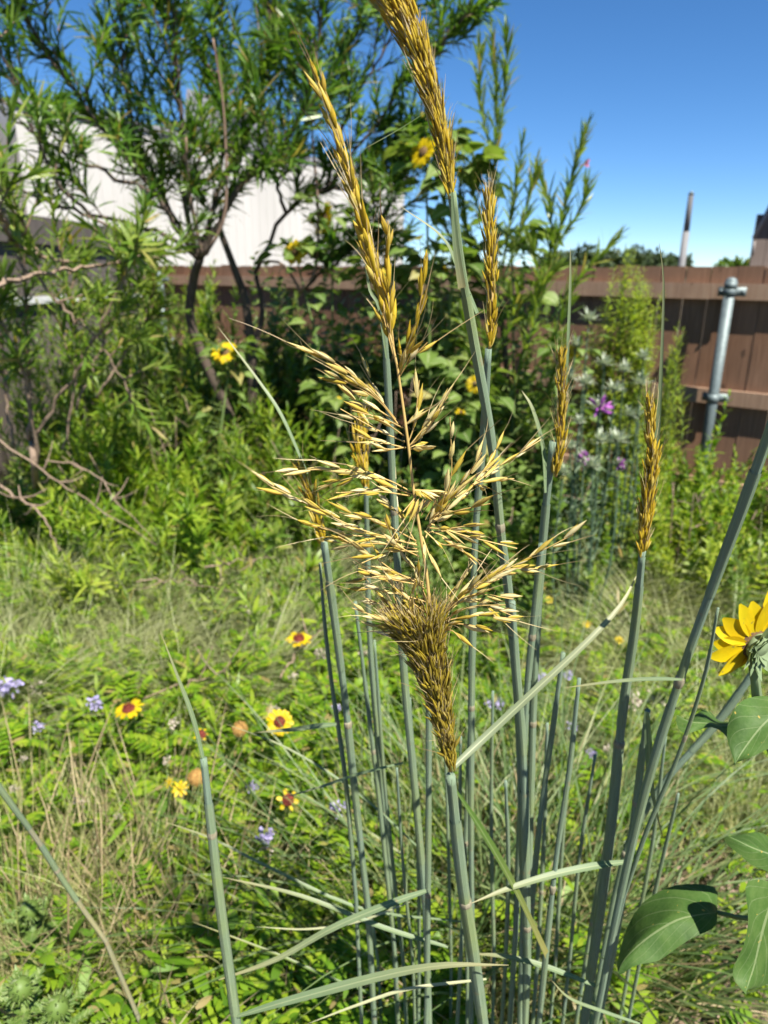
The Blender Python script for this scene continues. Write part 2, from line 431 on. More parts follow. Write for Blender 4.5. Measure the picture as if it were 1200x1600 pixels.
# ------------------------------------------------------------------ the setting: ground
def ground_mat():
    mt, nt, out = new_mat('mulch_soil')
    tc = nt.nodes.new('ShaderNodeTexCoord')
    a = noise(nt, 55, 6, tc.outputs['Object'], .6); b = noise(nt, 2.0, 4, tc.outputs['Object'])
    vo = nt.nodes.new('ShaderNodeTexVoronoi'); vo.inputs['Scale'].default_value = 70
    nt.links.new(mapped(nt, tc.outputs['Object'], (1, .45, 1)), vo.inputs['Vector'])
    c = ramp(nt, ((.03, .022, .016), (.09, .065, .048), (.24, .175, .135)), a, (.3, .5, .72))
    c = mixc(nt, c, vo.outputs['Color'], .10, 'SOFT_LIGHT')
    c = mixc(nt, c, (.10, .095, .045), mth(nt, 'MULTIPLY', b, .55))
    p = nt.nodes.new('ShaderNodeBsdfPrincipled'); nt.links.new(c, p.inputs['Base Color'])
    p.inputs['Roughness'].default_value = .95; p.inputs['Specular IOR Level'].default_value = .15
    nt.links.new(bump(nt, mth(nt, 'ADD', a, vo.outputs['Distance']), .8, .02), p.inputs['Normal'])
    nt.links.new(p.outputs[0], out.inputs['Surface']); return mt
g = MB()
xs = np.concatenate([[-900, -200, -60, -20, -10], np.linspace(-6, 6, 61), [10, 20, 60, 200, 900]])
ys = np.concatenate([[-200, -40, -8], np.linspace(-2, 9, 56), [14, 25, 60, 200, 1400]])
gx, gy = np.meshgrid(xs, ys, indexing='ij')
near = np.clip(1 - np.maximum(np.abs(gx) / 9, np.abs(gy - 3) / 8), 0, 1)
gz = (.025 * np.sin(gx * 2.1 + .7 * gy) * np.cos(gy * 1.7 - gx * .6) + rng.normal(size=gx.shape) * .008) * np.minimum(1, near * 3) - .01
idx = np.arange(gx.size).reshape(gx.shape)
gf = np.stack([idx[:-1, :-1], idx[1:, :-1], idx[1:, 1:], idx[:-1, 1:]], -1).reshape(-1, 4)
g.add(np.stack([gx, gy, gz], -1), np.stack([gx, gy], -1), [gf])
tag(g.build('ground', ground_mat()), kind='structure')

# ------------------------------------------------------------------ far things
def crown_leaves(mb, c, r, n, L, W, squash=.8, clumps=14, prof=LANCE):
    cc = unit(rng.normal(size=(clumps, 3))) * rnd(.35, .95, (clumps, 1)) * np.array([r, r, r * squash]) + c
    rr = rnd(.25, .5, clumps) * r
    k = rng.integers(0, clumps, n)
    P = cc[k] + unit(rng.normal(size=(n, 3))) * (rr[k] * rnd(.3, 1, n) ** .5)[:, None]
    D = unit(unit(P - c) + rng.normal(size=(n, 3)) * .7)
    strips(mb, P, D, np.array([0, 0, 1.0]) + rng.normal(size=(n, 3)) * .5, rnd(.6, 1.2, n) * L, rnd(.6, 1.1, n) * W, rnd(0, .8, n), prof)
M['fartree'] = leaf_mat('far_tree_leaf', [(.035, .055, .025), (.05, .08, .03), (.07, .10, .04)], .25, .6)
far = [(885, 410, 42, 2.2, 'round dark tree just above the fence behind the tall green shoots'),
       (925, 418, 44, 1.6, 'low dark tree beside the round one, right of the tall green shoots'),
       (975, 408, 45, 1.9, 'wide dark tree on the skyline left of the pole'),
       (1022, 405, 46, 1.7, 'dark tree on the skyline touching the pole from the left'),
       (1048, 412, 48, 1.4, 'small dark tree directly behind the foot of the pole'),
       (1145, 424, 40, 1.3, 'low bright green tree between the pole and the brown house')]
for px, py, Y, r, lab in far:
    c = at_y(px, py, Y); t = thing('distant_tree', lab, 'tree', (c[0], Y, 0), 'trees on the skyline beyond the fence')
    b = MB(); crown_leaves(b, c - np.array([0, 0, r * .28]), r * .86, 2600, .34, .2, .6, 22); b.build('crown', M['fartree'] if px < 1100 else M['dark'], t)
    b = MB(); tube(b, smooth([(c[0], Y, 0), (c[0] + .1, Y, c[2] * .6), (c[0], Y, c[2] + .2)], 6), [.22, .1], 7); b.build('trunk', M['bark'], t)

a0, a1 = at_y(1064.5, 418, 26), at_y(1077, 303, 26)
base = np.array([a0[0], 26, 0])
M['metal'] = metal_mat() if 'metal' not in M else M['metal']
t = thing('utility_pole', 'thin grey pole with a paler lower half standing beyond the fence', 'pole', base)
top = a1[2]; zm = at_y(1069, 362, 26)[2]
b = MB(); tube(b, [base, (base[0], 26, zm)], .115, 10); b.build('pole_sleeve', plain_mat('pale_sleeve', [(.15, .15, .155), (.2, .2, .205)], .7, 8), t)
b = MB(); tube(b, [(base[0], 26, zm), (base[0], 26, top)], [.10, .085], 10); b.build('pole_shaft', plain_mat('pole_wood', [(.085, .085, .09), (.12, .118, .12)], .8, 12, (1, 1, .2)), t)
b = MB(); tube(b, [(base[0], 26, top - .02), (base[0], 26, top + .08)], [.1, .05], 10); b.build('pole_cap', M['metal'], t)

# brown house at the right edge
t = thing('brown_house', 'brown grey plank sided house corner rising over the fence at the edge', 'house', at_y(1250, 420, 11) * np.array([1, 1, 0]))
Yh = 11
hx = at_y(1174, 400, Yh)[0]; ze = at_y(1178, 370, Yh)[2]; zt = at_y(1202, 316, Yh)[2]
xt = at_y(1203, 316, Yh)[0]; W = xt - hx
vd = unit(np.array([hx, Yh, 0]))          # the side wall runs straight away from the garden
b = MB()
pts_ = []
for i in range(24):
    x0 = hx + i * .19
    z1 = ze + (zt - ze) * min(1, max(0, (x0 + .09 - hx) / W))
    box(b, (x0 + .0925, Yh + .02, z1 / 2), (.183, .04, z1))
q = [np.array([hx + .02, Yh + .05, 0]), np.array([hx + 4.4, Yh + .05, 0])]; q += [q[1] + vd * 4, q[0] + vd * 4]
for k in range(4):
    u_, w_ = q[k], q[(k + 1) % 4]; quad(b, u_, w_, w_ + (0, 0, ze), u_ + (0, 0, ze))
b.build('wall', M['brownwall'], t, False)
b = MB(); e0 = np.array([hx - .03, Yh - .04, ze - .02]); e1 = np.array([xt + .02, Yh - .04, zt + .02])
dd = unit(e1 - e0); box(b, (e0 + e1) / 2, (np.linalg.norm(e1 - e0), .06, .03), dd, np.array([0, 1., 0]), np.cross(dd, [0, 1., 0]))
box(b, (hx - .012, Yh - .04, ze - .16), (.02, .05, .2))
b.build('fascia', plain_mat('pale_trim', [(.2, .18, .17), (.26, .235, .22)], .7, 10), t)
b = MB(); s0 = np.array([xt - .13, Yh - .3, zt + .1]); s1 = np.array([xt + 4.3, Yh - .3, zt + .1]); vv_ = vd * 4.5
quad(b, s0, s1, s1 + vv_ + (0, 0, .5), s0 + vv_ + (0, 0, .1)); quad(b, s0 - (0, 0, .07), s1 - (0, 0, .07), s1 + vv_ + (0, 0, .3), s0 + vv_)
quad(b, s0, s0 - (0, 0, .07), s1 - (0, 0, .07), s1); b.build('roof', plain_mat('roof_felt', [(.2, .17, .16), (.3, .27, .25)], .9, 30), t, False)

# white shed
M['whitewall'] = plain_mat('white_cladding', [(.35, .34, .325), (.41, .40, .385), (.45, .44, .425)], .6, 1.6, (1, 1, .25), detail=7)
M['shedroof'] = plain_mat('grey_roof', [(.17, .17, .19), (.24, .24, .26)], .5, 4)
t = thing('white_shed', 'long white walled metal shed with grey roof behind the willow', 'building', (-4, 16, 0))
A = at_y(20, 165, 12.5); B = at_y(408, 226, 15.5); C = at_y(632, 276, 19)
A2 = np.array([A[0], A[1], 0]); C2 = np.array([C[0], C[1], 0])
b = MB()
P0, P1 = np.array([A[0], A[1]]), np.array([C[0], C[1]])
dirw = unit(P1 - P0); nrm = np.array([dirw[1], -dirw[0]])
length = np.linalg.norm(P1 - P0); nrib = 46
zA, zC = A[2] + .1, C[2]
for i in range(nrib):
    s0, s1 = i / nrib, (i + 1) / nrib
    q0 = P0 + dirw * length * s0; q1 = P0 + dirw * length * (s1 - .12 / nrib * 3); z = min(A[2], zC) if False else None
    z0 = zA + (zC - zA) * s0; z1 = zA + (zC - zA) * s1
    r1 = P0 + dirw * length * s1
    quad(b, (*q0, 0), (*q1, 0), (*q1, z1), (*q0, z0))
    qm = q1 + nrm * .008; rm = r1 + nrm * .008
    quad(b, (*q1, 0), (*qm, 0), (*qm, z1), (*q1, z1)); quad(b, (*qm, 0), (*rm, 0), (*rm, z1), (*qm, z1)); quad(b, (*rm, 0), (*r1, 0), (*r1, z1), (*rm, z1))
bk = -nrm * 6
quad(b, (*P1, 0), (*(P1 + bk), 0), (*(P1 + bk), zC), (*P1, zC)); quad(b, (*P0, 0), (*P0, zA), (*(P0 + bk), zA), (*(P0 + bk), 0))
quad(b, (*(P0 + bk), 0), (*(P0 + bk), zA), (*(P1 + bk), zC), (*(P1 + bk), 0))
b.build('wall', M['whitewall'], t, False)
b = MB()
e0 = np.array([*(P0 + nrm * .05), zA]); e1 = np.array([*(P1 + nrm * .05 + dirw * .4), zC])
rg0 = np.array([*(P0 - nrm * 3), zA + .35]); rg1 = np.array([*(P1 - nrm * 3 + dirw * .4), zC + .35])
f0 = np.array([*(P0 - nrm * 6.2), zA]); f1 = np.array([*(P1 - nrm * 6.2 + dirw * .4), zC])
for dz in (0.02, -.10):
    o_ = np.array([0, 0, dz]); quad(b, e0 + o_, e1 + o_, rg1 + o_, rg0 + o_); quad(b, rg0 + o_, rg1 + o_, f1 + o_, f0 + o_)
quad(b, e0 + (0, 0, .02), e0 + (0, 0, -.1), e1 + (0, 0, -.1), e1 + (0, 0, .02)); quad(b, e1 + (0, 0, .02), e1 + (0, 0, -.1), rg1 + (0, 0, -.1), rg1 + (0, 0, .02))
b.build('roof', M['shedroof'], t, False)
# raised grey gable
b = MB(); gl, gr = at_y(285, 205, 16), at_y(408, 235, 16); pk = at_y(292, 138, 16); pr = at_y(405, 172, 16)
for dy in (0, 3):
    o_ = np.array([0, dy, 0]); quad(b, gl + o_, gr + o_, pr + o_, pk + o_)
quad(b, gr, gr + (0, 3, 0), pr + (0, 3, 0), pr); quad(b, pk, pr, pr + (0, 3, 0), pk + (0, 3, 0)); quad(b, gl, pk, pk + (0, 3, 0), gl + (0, 3, 0))
gb = b.build('gable', M['shedroof'], t, False)
b = MB(); v0 = at_y(372, 176, 15.95); box(b, v0, (.34, .08, .3)); b.build('vent', M['whitewall'], gb)

t = thing('tan_house', 'tan plastered house wall at the far edge behind the willow leaves', 'house', at_y(-60, 400, 11) * np.array([1, 1, 0]))
b = MB(); x1 = at_y(24, 250, 15)[0]; z1 = at_y(15, 165, 11)[2]
box(b, (x1 - 2.5, 13, z1 / 2), (5, 4, z1)); b.build('wall', plain_mat('tan_plaster', [(.38, .31, .24), (.45, .37, .29)], .9, 6), t)
b = MB(); box(b, (x1 - 2.5, 13, z1 + .1), (5.5, 4.5, .2)); b.build('roof', M['shedroof'], t)

# ------------------------------------------------------------------ brown fence
fr = at_y(1138, 470, 4.2); fl = at_y(253, 470, 7.6)
pr2, pl2 = fr[:2], fl[:2]
fd = unit(pr2 - pl2)                       # along the fence, left to right
fn = np.array([fd[1], -fd[0]])             # towards the camera
if fn[1] > 0: fn = -fn
H = at_y(1160, 417, 4.3)[2]
ax, ay = np.array([*fd, 0]), np.array([*fn, 0])
t = thing('wooden_fence', 'brown stained board fence with horizontal rails on galvanised posts', 'fence', (*pr2, 0))
span = np.linalg.norm(pr2 - pl2)
posts = [pl2, pr2]
ends = [pl2 - fd * .75, pl2 + fd * span / 2, pr2, pr2 + fd * span / 2]
for i in range(3):
    s0, s1 = ends[i], ends[i + 1]; ln = np.linalg.norm(s1 - s0); nb = int(ln / .142); b = MB()
    for j in range(nb):
        c = s0 + fd * (j + .5) * ln / nb - fn * .115
        h = H + rnd(-.008, .008); w = ln / nb - rnd(.002, .010)
        box(b, (*(c + fn * rnd(-.002, .002)), h / 2 + .02), (w, .017, h - .04), ax, ay)
    b.build('board_panel', M['board'], t, False)
    zr = [H - .135, at_y(1150, 623, 4.2)[2], .28]
    for z in zr:
        b = MB(); c = (s0 + s1) / 2 - fn * .086
        box(b, (*c, z), (ln - .004, .038, .089), ax, ay); b.build('rail', M['rail'], t, False)
for p in posts:
    b = MB(); zt = H - .085
    tube(b, [(*p, 0), (*p, zt)], .0305, 14); po = b.build('post', M['metal'], t)
    b = MB(); ball(b, (*p, zt), .034, (1, 1, .85), 14, 9); tube(b, [(*p, zt - .035), (*p, zt + .004)], .0345, 14); b.build('post_cap', M['metal'], po)
    for z in zr[:2]:
        b = MB(); box(b, (*(p - fn * .05), z), (.15, .006, .05), ax, ay)
        tube(b, [(*p, z - .025), (*p, z + .025)], .034, 14)
        for s in (-.06, .06): ball(b, (*(p + fd * s - fn * .044), z), .013, nu=8, nv=6)
        b.build('bracket', M['metal'], po)

# grey fence on the left
g0 = at_y(232, 400, 7.9); g1 = at_y(-120, 320, 4.6)
p0, p1 = g0[:2], g1[:2]; gd = unit(p0 - p1); gn = np.array([gd[1], -gd[0]])
if gn[0] < 0: gn = -gn
t = thing('weathered_fence', 'grey weathered plank fence with a top board along the left side', 'fence', (*p1, 0))
ln = np.linalg.norm(p0 - p1); ax, ay = np.array([*gd, 0]), np.array([*gn, 0])
Hg = at_y(60, 338, 6.0)[2]
b = MB()
for j in range(int(ln / .15)):
    c = p1 + gd * (j + .5) * .15 - gn * .03
    box(b, (*c, (Hg - .05) / 2), (.143, .018, Hg - .05 + rnd(-.01, .01)), ax, ay)
b.build('board_panel', M['greywood'], t, False)
for z, hh in ((Hg - .11, .2), (Hg - .62, .05)):
    b = MB(); box(b, (*((p0 + p1) / 2), z), (ln, .04, hh), ax, ay)
    b.build('rail', M['greywood'] if hh > .1 else plain_mat('pale_pipe', [(.5, .52, .52), (.62, .63, .63)], .5, 10), t, False)
for s in (.1, .5, .95):
    b = MB(); c = p1 + gd * ln * s - gn * .09; box(b, (*c, Hg / 2 - .03), (.09, .09, Hg - .06), ax, ay); b.build('post', M['greywood'], t, False)

# ------------------------------------------------------------------ plant helpers
GA = 2.39996
def shoot(ml, ms, pts, nl, L, W, ang=.9, r0=.004, r1=.0015, bend=.5, start=.15, prof=LANCE, tipang=.35, cup=0.0, sides=5, jit=.25, dense=1.0):
    p = np.asarray(pts); T, U, B = frames(p); k = len(p)
    if ms is not None: tube(ms, p, [r0, r1], sides)
    t = start + (1 - start) * (np.linspace(0, 1, nl) ** dense)
    f = t * (k - 1)
    def ip(a): return np.stack([np.interp(f, np.arange(k), a[:, i]) for i in range(3)], 1)
    P, TT, UU, BB = ip(p), unit(ip(T)), unit(ip(U)), unit(ip(B))
    ph = np.arange(nl) * GA + rnd(0, 6.28)
    R = UU * np.cos(ph)[:, None] + BB * np.sin(ph)[:, None]
    an = (ang + (tipang - ang) * t ** 2 + rng.normal(size=nl) * jit)[:, None]
    D = TT * np.cos(an) + R * np.sin(an); N = TT * np.sin(an) - R * np.cos(an)
    sc = np.where(t > .85, 1 - (t - .85) * 3.2, 1) * np.minimum(1, .55 + t * 1.2)
    strips(ml, P, D, N + rng.normal(size=(nl, 3)) * .15, L * sc * rnd(.7, 1.15, nl), W * sc * rnd(.8, 1.15, nl), bend + rng.normal(size=nl) * .3, prof, cup)

def willow_limb(trunk, fol, twig, pts, Y0, Y1, r0, r1, nsh, slen, nl=42, L=.135, W=.0128, start=.25, updir=(0, 0, 1.05), tip=True, spread=.75):
    p = path_px(pts, Y0, Y1, 26)
    p = p + rng.normal(size=p.shape) * .006
    tube(trunk, p, [r0, r1], 7)
    T = unit(np.gradient(p, axis=0))
    for i in range(nsh):
        s = start + (1 - start) * (i + rnd(0, 1)) / nsh
        j = min(int(s * 25), 25); o = p[j]
        d = unit(T[j] * .7 + np.array(updir) * rnd(.4, 1.1) + rng.normal(size=3) * spread * np.array([1, .8, .55]))
        ll = slen * rnd(.6, 1.2)
        e = o + d * ll
        mid = (o + e) / 2 + rng.normal(size=3) * ll * .07
        shoot(fol, twig, smooth([o, mid, e + np.array([0, 0, -.1 * ll * rnd(0, 1)])], 10), int(nl * rnd(.7, 1.2)), L * rnd(.75, 1.1), W * rnd(.8, 1.15), rnd(.6, .95), .0038, .0014, .4, .12, jit=.35)
    if tip:
        e = p[-1] + T[-1] * slen * .6
        shoot(fol, twig, smooth([p[-4], p[-1], e], 10), nl, L, W, .9, .004, .0014, .4, .1)

# ------------------------------------------------------------------ the big desert willow
base = at_z(428, 812, 0.0); Yb = base[1]
t = thing('desert_willow', 'tall dark stemmed willow with long narrow leaves before the white shed', 'tree', base)
tr, fo, tw, bare = MB(), MB(), MB(), MB()
tA = path_px([(420, 800), (388, 715), (352, 635), (300, 512), (302, 440), (312, 405)], Yb, 3.9, 30); tA[0] = base
tube(tr, tA, [.034, .028, .022], 9)
tB = path_px([(424, 802), (396, 690), (394, 570), (384, 475), (368, 425), (340, 350)], Yb, 4.1, 30); tB[0] = base + (.03, .02, 0)
tube(tr, tB, [.032, .026, .016], 9)
tube(tr, path_px([(392, 560), (410, 490), (400, 430)], 4.3, 4.2, 12), [.02, .012], 7)
tube(tr, path_px([(430, 790), (440, 700), (400, 600), (396, 520)], 4.4, 4.3, 14), [.02, .012], 7)
limbs = [([(311, 405), (292, 330), (286, 200), (272, 60), (262, -50)], 3.9, 3.6, .017, .004, 22, .40),
         ([(311, 405), (332, 330), (352, 220), (345, 120), (318, -10)], 3.9, 4.1, .017, .004, 19, .40),
         ([(312, 405), (374, 292), (440, 228), (488, 130), (505, -30)], 3.9, 3.7, .019, .004, 17, .38),
         ([(311, 400), (240, 360), (140, 335), (40, 300), (-60, 250)], 3.9, 3.2, .013, .003, 6, .26),
         ([(305, 395), (238, 300), (150, 190), (70, 80), (20, -20)], 3.9, 3.4, .014, .004, 17, .38),
         ([(300, 390), (220, 230), (195, 120), (190, 0)], 3.9, 3.8, .012, .004, 11, .36),
         ([(345, 350), (390, 200), (410, 90), (420, -30)], 4.0, 4.2, .012, .004, 17, .40),
         ([(400, 430), (448, 330), (512, 288), (560, 225), (640, 130), (700, 55), (742, 5)], 4.2, 3.8, .012, .003, 15, .24),
         ([(448, 330), (430, 270), (470, 180), (540, 90), (580, -20)], 4.15, 4.0, .011, .003, 15, .36),
         ([(500, 300), (560, 292), (610, 262), (650, 205)], 4.1, 3.9, .009, .003, 11, .26), ([(470, 455), (550, 390), (610, 320), (660, 250)], 4.1, 3.9, .009, .003, 13, .26), ([(480, 430), (540, 400), (600, 390)], 4.1, 4.0, .006, .003, 6, .22),
         ([(512, 288), (540, 180), (600, 80), (650, -20)], 4.1, 4.0, .010, .003, 13, .36),
         ([(240, 300), (120, 250), (30, 190), (-50, 130)], 3.7, 3.2, .010, .003, 7, .34),
         ([(140, 335), (80, 270), (20, 120), (-20, 30)], 3.5, 3.1, .009, .003, 6, .34)]
for pts, y0, y1, r0, r1, ns, sl in limbs:
    willow_limb(tr, fo, tw, pts, y0, y1, r0, r1, int(ns * 1.75), sl, start=.15)
tube(bare, path_px([(470, 455), (493, 420), (497, 330), (490, 240), (486, 170)], 4.0, 3.9, 18), [.010, .004], 6)
tube(bare, path_px([(470, 455), (440, 412), (400, 410)], 4.0, 4.1, 8), [.009, .006], 6)
tube(bare, path_px([(322, 398), (352, 330), (350, 180), (333, 60)], 3.85, 3.7, 18), [.010, .004], 6)
tube(bare, path_px([(316, 400), (296, 300), (290, 210)], 3.8, 3.7, 12), [.012, .006], 6)
tube(bare, path_px([(130, 335), (200, 365), (290, 395)], 3.4, 3.85, 12), [.005, .008], 6)
tr.build('trunk', M['bark'], t); fo.build('foliage', M['willow'], t); tw.build('twigs', M['twig'], t); bare.build('bare_branch', M['twig'], t)

# low left willow with pinkish branches
base = at_z(60, 800, 0.0)
t = thing('desert_willow', 'low sprawling willow with bare pinkish branches at the left edge', 'shrub', base)
tr, fo, tw = MB(), MB(), MB()
L2 = [([(50, 690), (45, 560), (38, 400), (30, 330)], 2.9, 2.7, .010, .003, 5, .25),
      ([(60, 720), (40, 600), (10, 520), (-30, 460)], 2.9, 2.6, .009, .003, 5, .25),
      ([(50, 690), (130, 560), (175, 470), (215, 390)], 2.9, 2.8, .008, .003, 7, .24),
      ([(0, 330), (30, 385), (115, 415)], 2.5, 2.9, .010, .006, 2, .2),
      ([(-10, 445), (80, 425), (180, 408), (260, 400)], 2.4, 3.2, .009, .004, 5, .22),
      ([(20, 400), (90, 470), (160, 540), (215, 640)], 2.6, 2.9, .006, .004, 5, .2), ([(100, 700), (120, 560), (110, 470), (95, 400)], 3.2, 3.2, .006, .003, 9, .22), ([(120, 640), (170, 520), (190, 440), (205, 400)], 3.2, 3.3, .006, .003, 9, .22), ([(150, 620), (215, 520), (240, 450)], 3.3, 3.4, .006, .003, 8, .22), ([(20, 700), (5, 560), (0, 480)], 3.0, 3.0, .006, .003, 8, .22),
      ([(-30, 390), (-5, 330), (0, 270)], 2.5, 2.4, .007, .003, 4, .26)]
for pts, y0, y1, r0, r1, ns, sl in L2:
    willow_limb(tr, fo, tw, pts, y0, y1, r0, r1, int(ns * 1.15), sl, nl=30, L=.115, W=.0135, start=.25)
tube(tr, smooth([base, at_y(55, 740, 2.95), at_y(50, 690, 2.9)], 8), [.02, .012], 7)
tr.build('trunk', M['deadwood'], t); fo.build('foliage', M['willow_light'], t); tw.build('twigs', M['twig'], t)

# right willow with upright shoots
base = at_z(800, 850, 0.0)
t = thing('desert_willow', 'slim willow with upright leafy shoots standing against the open sky', 'shrub', base)
tr, fo, tw = MB(), MB(), MB()
tube(tr, smooth([base, at_y(800, 700, 3.7), at_y(790, 560, 3.6), at_y(780, 470, 3.5)], 14), [.02, .012], 7)
tube(tr, smooth([at_y(795, 600, 3.6), at_y(830, 520, 3.5), at_y(850, 440, 3.4)], 10), [.012, .008], 7)
RS = [([(780, 480), (770, 330), (776, 180), (768, 45)], 3.5, 70), ([(775, 260), (752, 170), (750, 70)], 3.45, 30), ([(778, 230), (790, 130), (792, 50)], 3.5, 30),
      ([(785, 420), (800, 330), (818, 215)], 3.45, 34), ([(786, 440), (820, 340), (838, 255)], 3.4, 30), ([(783, 400), (745, 320), (740, 260)], 3.5, 30),
      ([(845, 470), (870, 380), (890, 290), (918, 195)], 3.4, 64), ([(850, 460), (862, 350), (842, 265)], 3.42, 34), ([(872, 380), (905, 330), (916, 290)], 3.4, 24),
      ([(860, 500), (900, 440), (968, 366)], 3.35, 36), ([(845, 480), (840, 420), (826, 370)], 3.4, 24), ([(830, 560), (800, 470), (770, 420)], 3.4, 26),
      ([(820, 600), (860, 540), (895, 455)], 3.35, 30), ([(800, 620), (770, 560), (745, 500)], 3.5, 26), ([(780, 480), (720, 400), (690, 340)], 3.6, 30), ([(760, 420), (700, 330), (700, 250)], 3.6, 30),
      ([(770, 560), (800, 500), (812, 440)], 3.4, 24), ([(790, 640), (830, 520), (850, 430)], 3.35, 40), ([(800, 680), (850, 620), (880, 520)], 3.3, 40), ([(770, 640), (740, 560), (720, 480)], 3.45, 40), ([(780, 700), (760, 620), (765, 520)], 3.3, 40), ([(760, 420), (735, 380), (720, 300)], 3.6, 30), ([(820, 520), (840, 450), (868, 420)], 3.4, 30), ([(815, 640), (880, 600), (905, 540)], 3.35, 26)]
for pts, Y, n in RS:
    shoot(fo, tw, path_px(pts, Y, Y - .05, 14), int(n * 1.9), .115, .0122, .6, .007, .002, .25, .1, tipang=.25, jit=.26)
tr.build('trunk', M['bark'], t); fo.build('foliage', M['willow_light'], t); tw.build('twigs', M['green_stem'], t)
b = MB(); c = at_y(918, 252, 3.38)
tube(b, [c - (.035, 0, .02), c], .0015, 5); P = np.repeat([c], 8, 0); D = unit(rng.normal(size=(8, 3)) + [.6, -.3, 0]); strips(b, P, D, rng.normal(size=(8, 3)), .026, .012, .5, PETAL)
b.build('flower', M['pink'], t)

# ------------------------------------------------------------------ sunflowers behind
def flower_head(parent, c, ax_, R=.045, disk=.35, mat='yellow', dmat='brown_disk', n=18, sep=True, bend=.25):
    ax_ = unit(ax_); X = unit(np.cross(ax_, [.2, .3, .93])); Yv = np.cross(ax_, X)
    b = MB(); ball(b, c, R * disk, (1, 1, .5), 12, 8, ax_); h = b.build('disk', M[dmat], parent)
    a = np.arange(n) * 2 * math.pi / n + rnd(-.08, .08, n)
    Rd = X * np.cos(a)[:, None] + Yv * np.sin(a)[:, None]
    b = MB(); strips(b, c + Rd * R * disk * .8, Rd + ax_ * rnd(-.1, .25, n)[:, None], ax_ + rng.normal(size=(n, 3)) * .15, (R * (1 - disk * .8)) * rnd(.85, 1.1, n), R * .36 * rnd(.85, 1.15, n), bend, PETAL, .25)
    b.build('petals', M[mat], parent)
    if sep:
        m_ = 14; a = np.arange(m_) * 2 * math.pi / m_; Rd = X * np.cos(a)[:, None] + Yv * np.sin(a)[:, None]
        b = MB(); strips(b, c - ax_ * R * .15 + Rd * R * .2, Rd - ax_ * .2, -ax_ + Rd * 0, R * .5, R * .18, -.2, LANCE); ball(b, c - ax_ * R * .16, R * disk * .85, (1, 1, .5), 10, 6, ax_)
        b.build('sepals', M['sepal'], parent)
def broad_leaves(mb, P, D, L, W, bend=.5, cup=.25):
    n = len(P); strips(mb, P, D, np.array([0, 0, 1.]) + rng.normal(size=(n, 3)) * .3, L, W, bend, (.12, .8, 1, .85, .55, .25, .03), cup)
def sun_plant(label, heads, base_px, Y, nleaf=26, lsize=.085, zmin=.25):
    bs = at_y(*base_px, Y) * np.array([1, 1, 0])
    t = thing('wild_sunflower', label, 'flower', bs, 'wild sunflowers in the back border')
    st, lf = MB(), MB()
    for hx, hy, R, axv in heads:
        c = at_y(hx, hy, Y)
        p = smooth([bs, bs * .6 + c * .4 + rng.normal(size=3) * .05 * [1, 1, 0], c - unit(axv) * .03 - [0, 0, .06], c - unit(axv) * R * .2], 22)
        tube(st, p, [.008, .006, .003], 6)
        k = int(nleaf * 4 / len(heads)); f = rnd(.30, .96, k)
        P = np.stack([np.interp(f, np.linspace(0, 1, 22), p[:, i]) for i in range(3)], 1)
        a = rnd(0, 6.28, k); D = unit(np.stack([np.cos(a), np.sin(a) * .8, rnd(-.1, .6, k)], 1))
        pet = rnd(.03, .16, k)
        for q in range(k): tube(st, [P[q], P[q] + D[q] * pet[q] + (0, 0, .01)], [.002, .0013], 4, False)
        sz = lsize * rnd(.6, 1.25, k)
        broad_leaves(lf, P + D * pet[:, None] + (0, 0, .01), D + [0, 0, -.3], sz, sz * .72, rnd(.2, .9, k))
        flower_head(t, c - [0, .06, 0], axv, R)
    st.build('stem', M['green_stem'], t); lf.build('foliage', M['sunleaf'], t)
sun_plant('tall wild sunflower whose highest yellow head stands against the sky', [(660, 241, .07, (-.6, -.6, .3)), (722, 270, .03, (.3, .1, .9))], (690, 700), 3.5, 44, .12)
sun_plant('wild sunflower with a sideways yellow head before the white shed wall', [(510, 342, .075, (-.85, -.5, .1)), (463, 395, .065, (-.2, -.85, .2))], (540, 720), 4.0, 40, .10)
sun_plant('wild sunflower with an open yellow head beside the dark willow trunk', [(355, 548, .07, (-.1, -.7, .7))], (370, 760), 3.8, 20, .09)
sun_plant('wild sunflower with one small yellow head behind the leaning grass stem', [(740, 597, .042, (-.1, -.8, .1)), (718, 640, .03, (.3, -.3, .9))], (720, 800), 3.3, 40, .10)
sun_plant('wild sunflower with a pair of small golden heads beside the silvery thistles', [(882, 548, .035, (-.2, -.8, .4)), (893, 545, .03, (.5, -.6, .4))], (880, 760), 3.2, 16, .07)
sun_plant('wild sunflower with yellow heads low behind the golden seed plume', [(596, 430, .04, (.2, -.8, .3)), (530, 625, .03, (-.2, -.7, .4))], (600, 780), 3.7, 46, .10)
sun_plant('leafy wild sunflower with broad leaves against the sky, hardly in flower', [(806, 372, .02, (.3, -.3, .9)), (690, 420, .032, (.2, -.5, .8))], (760, 700), 3.6, 34, .13)

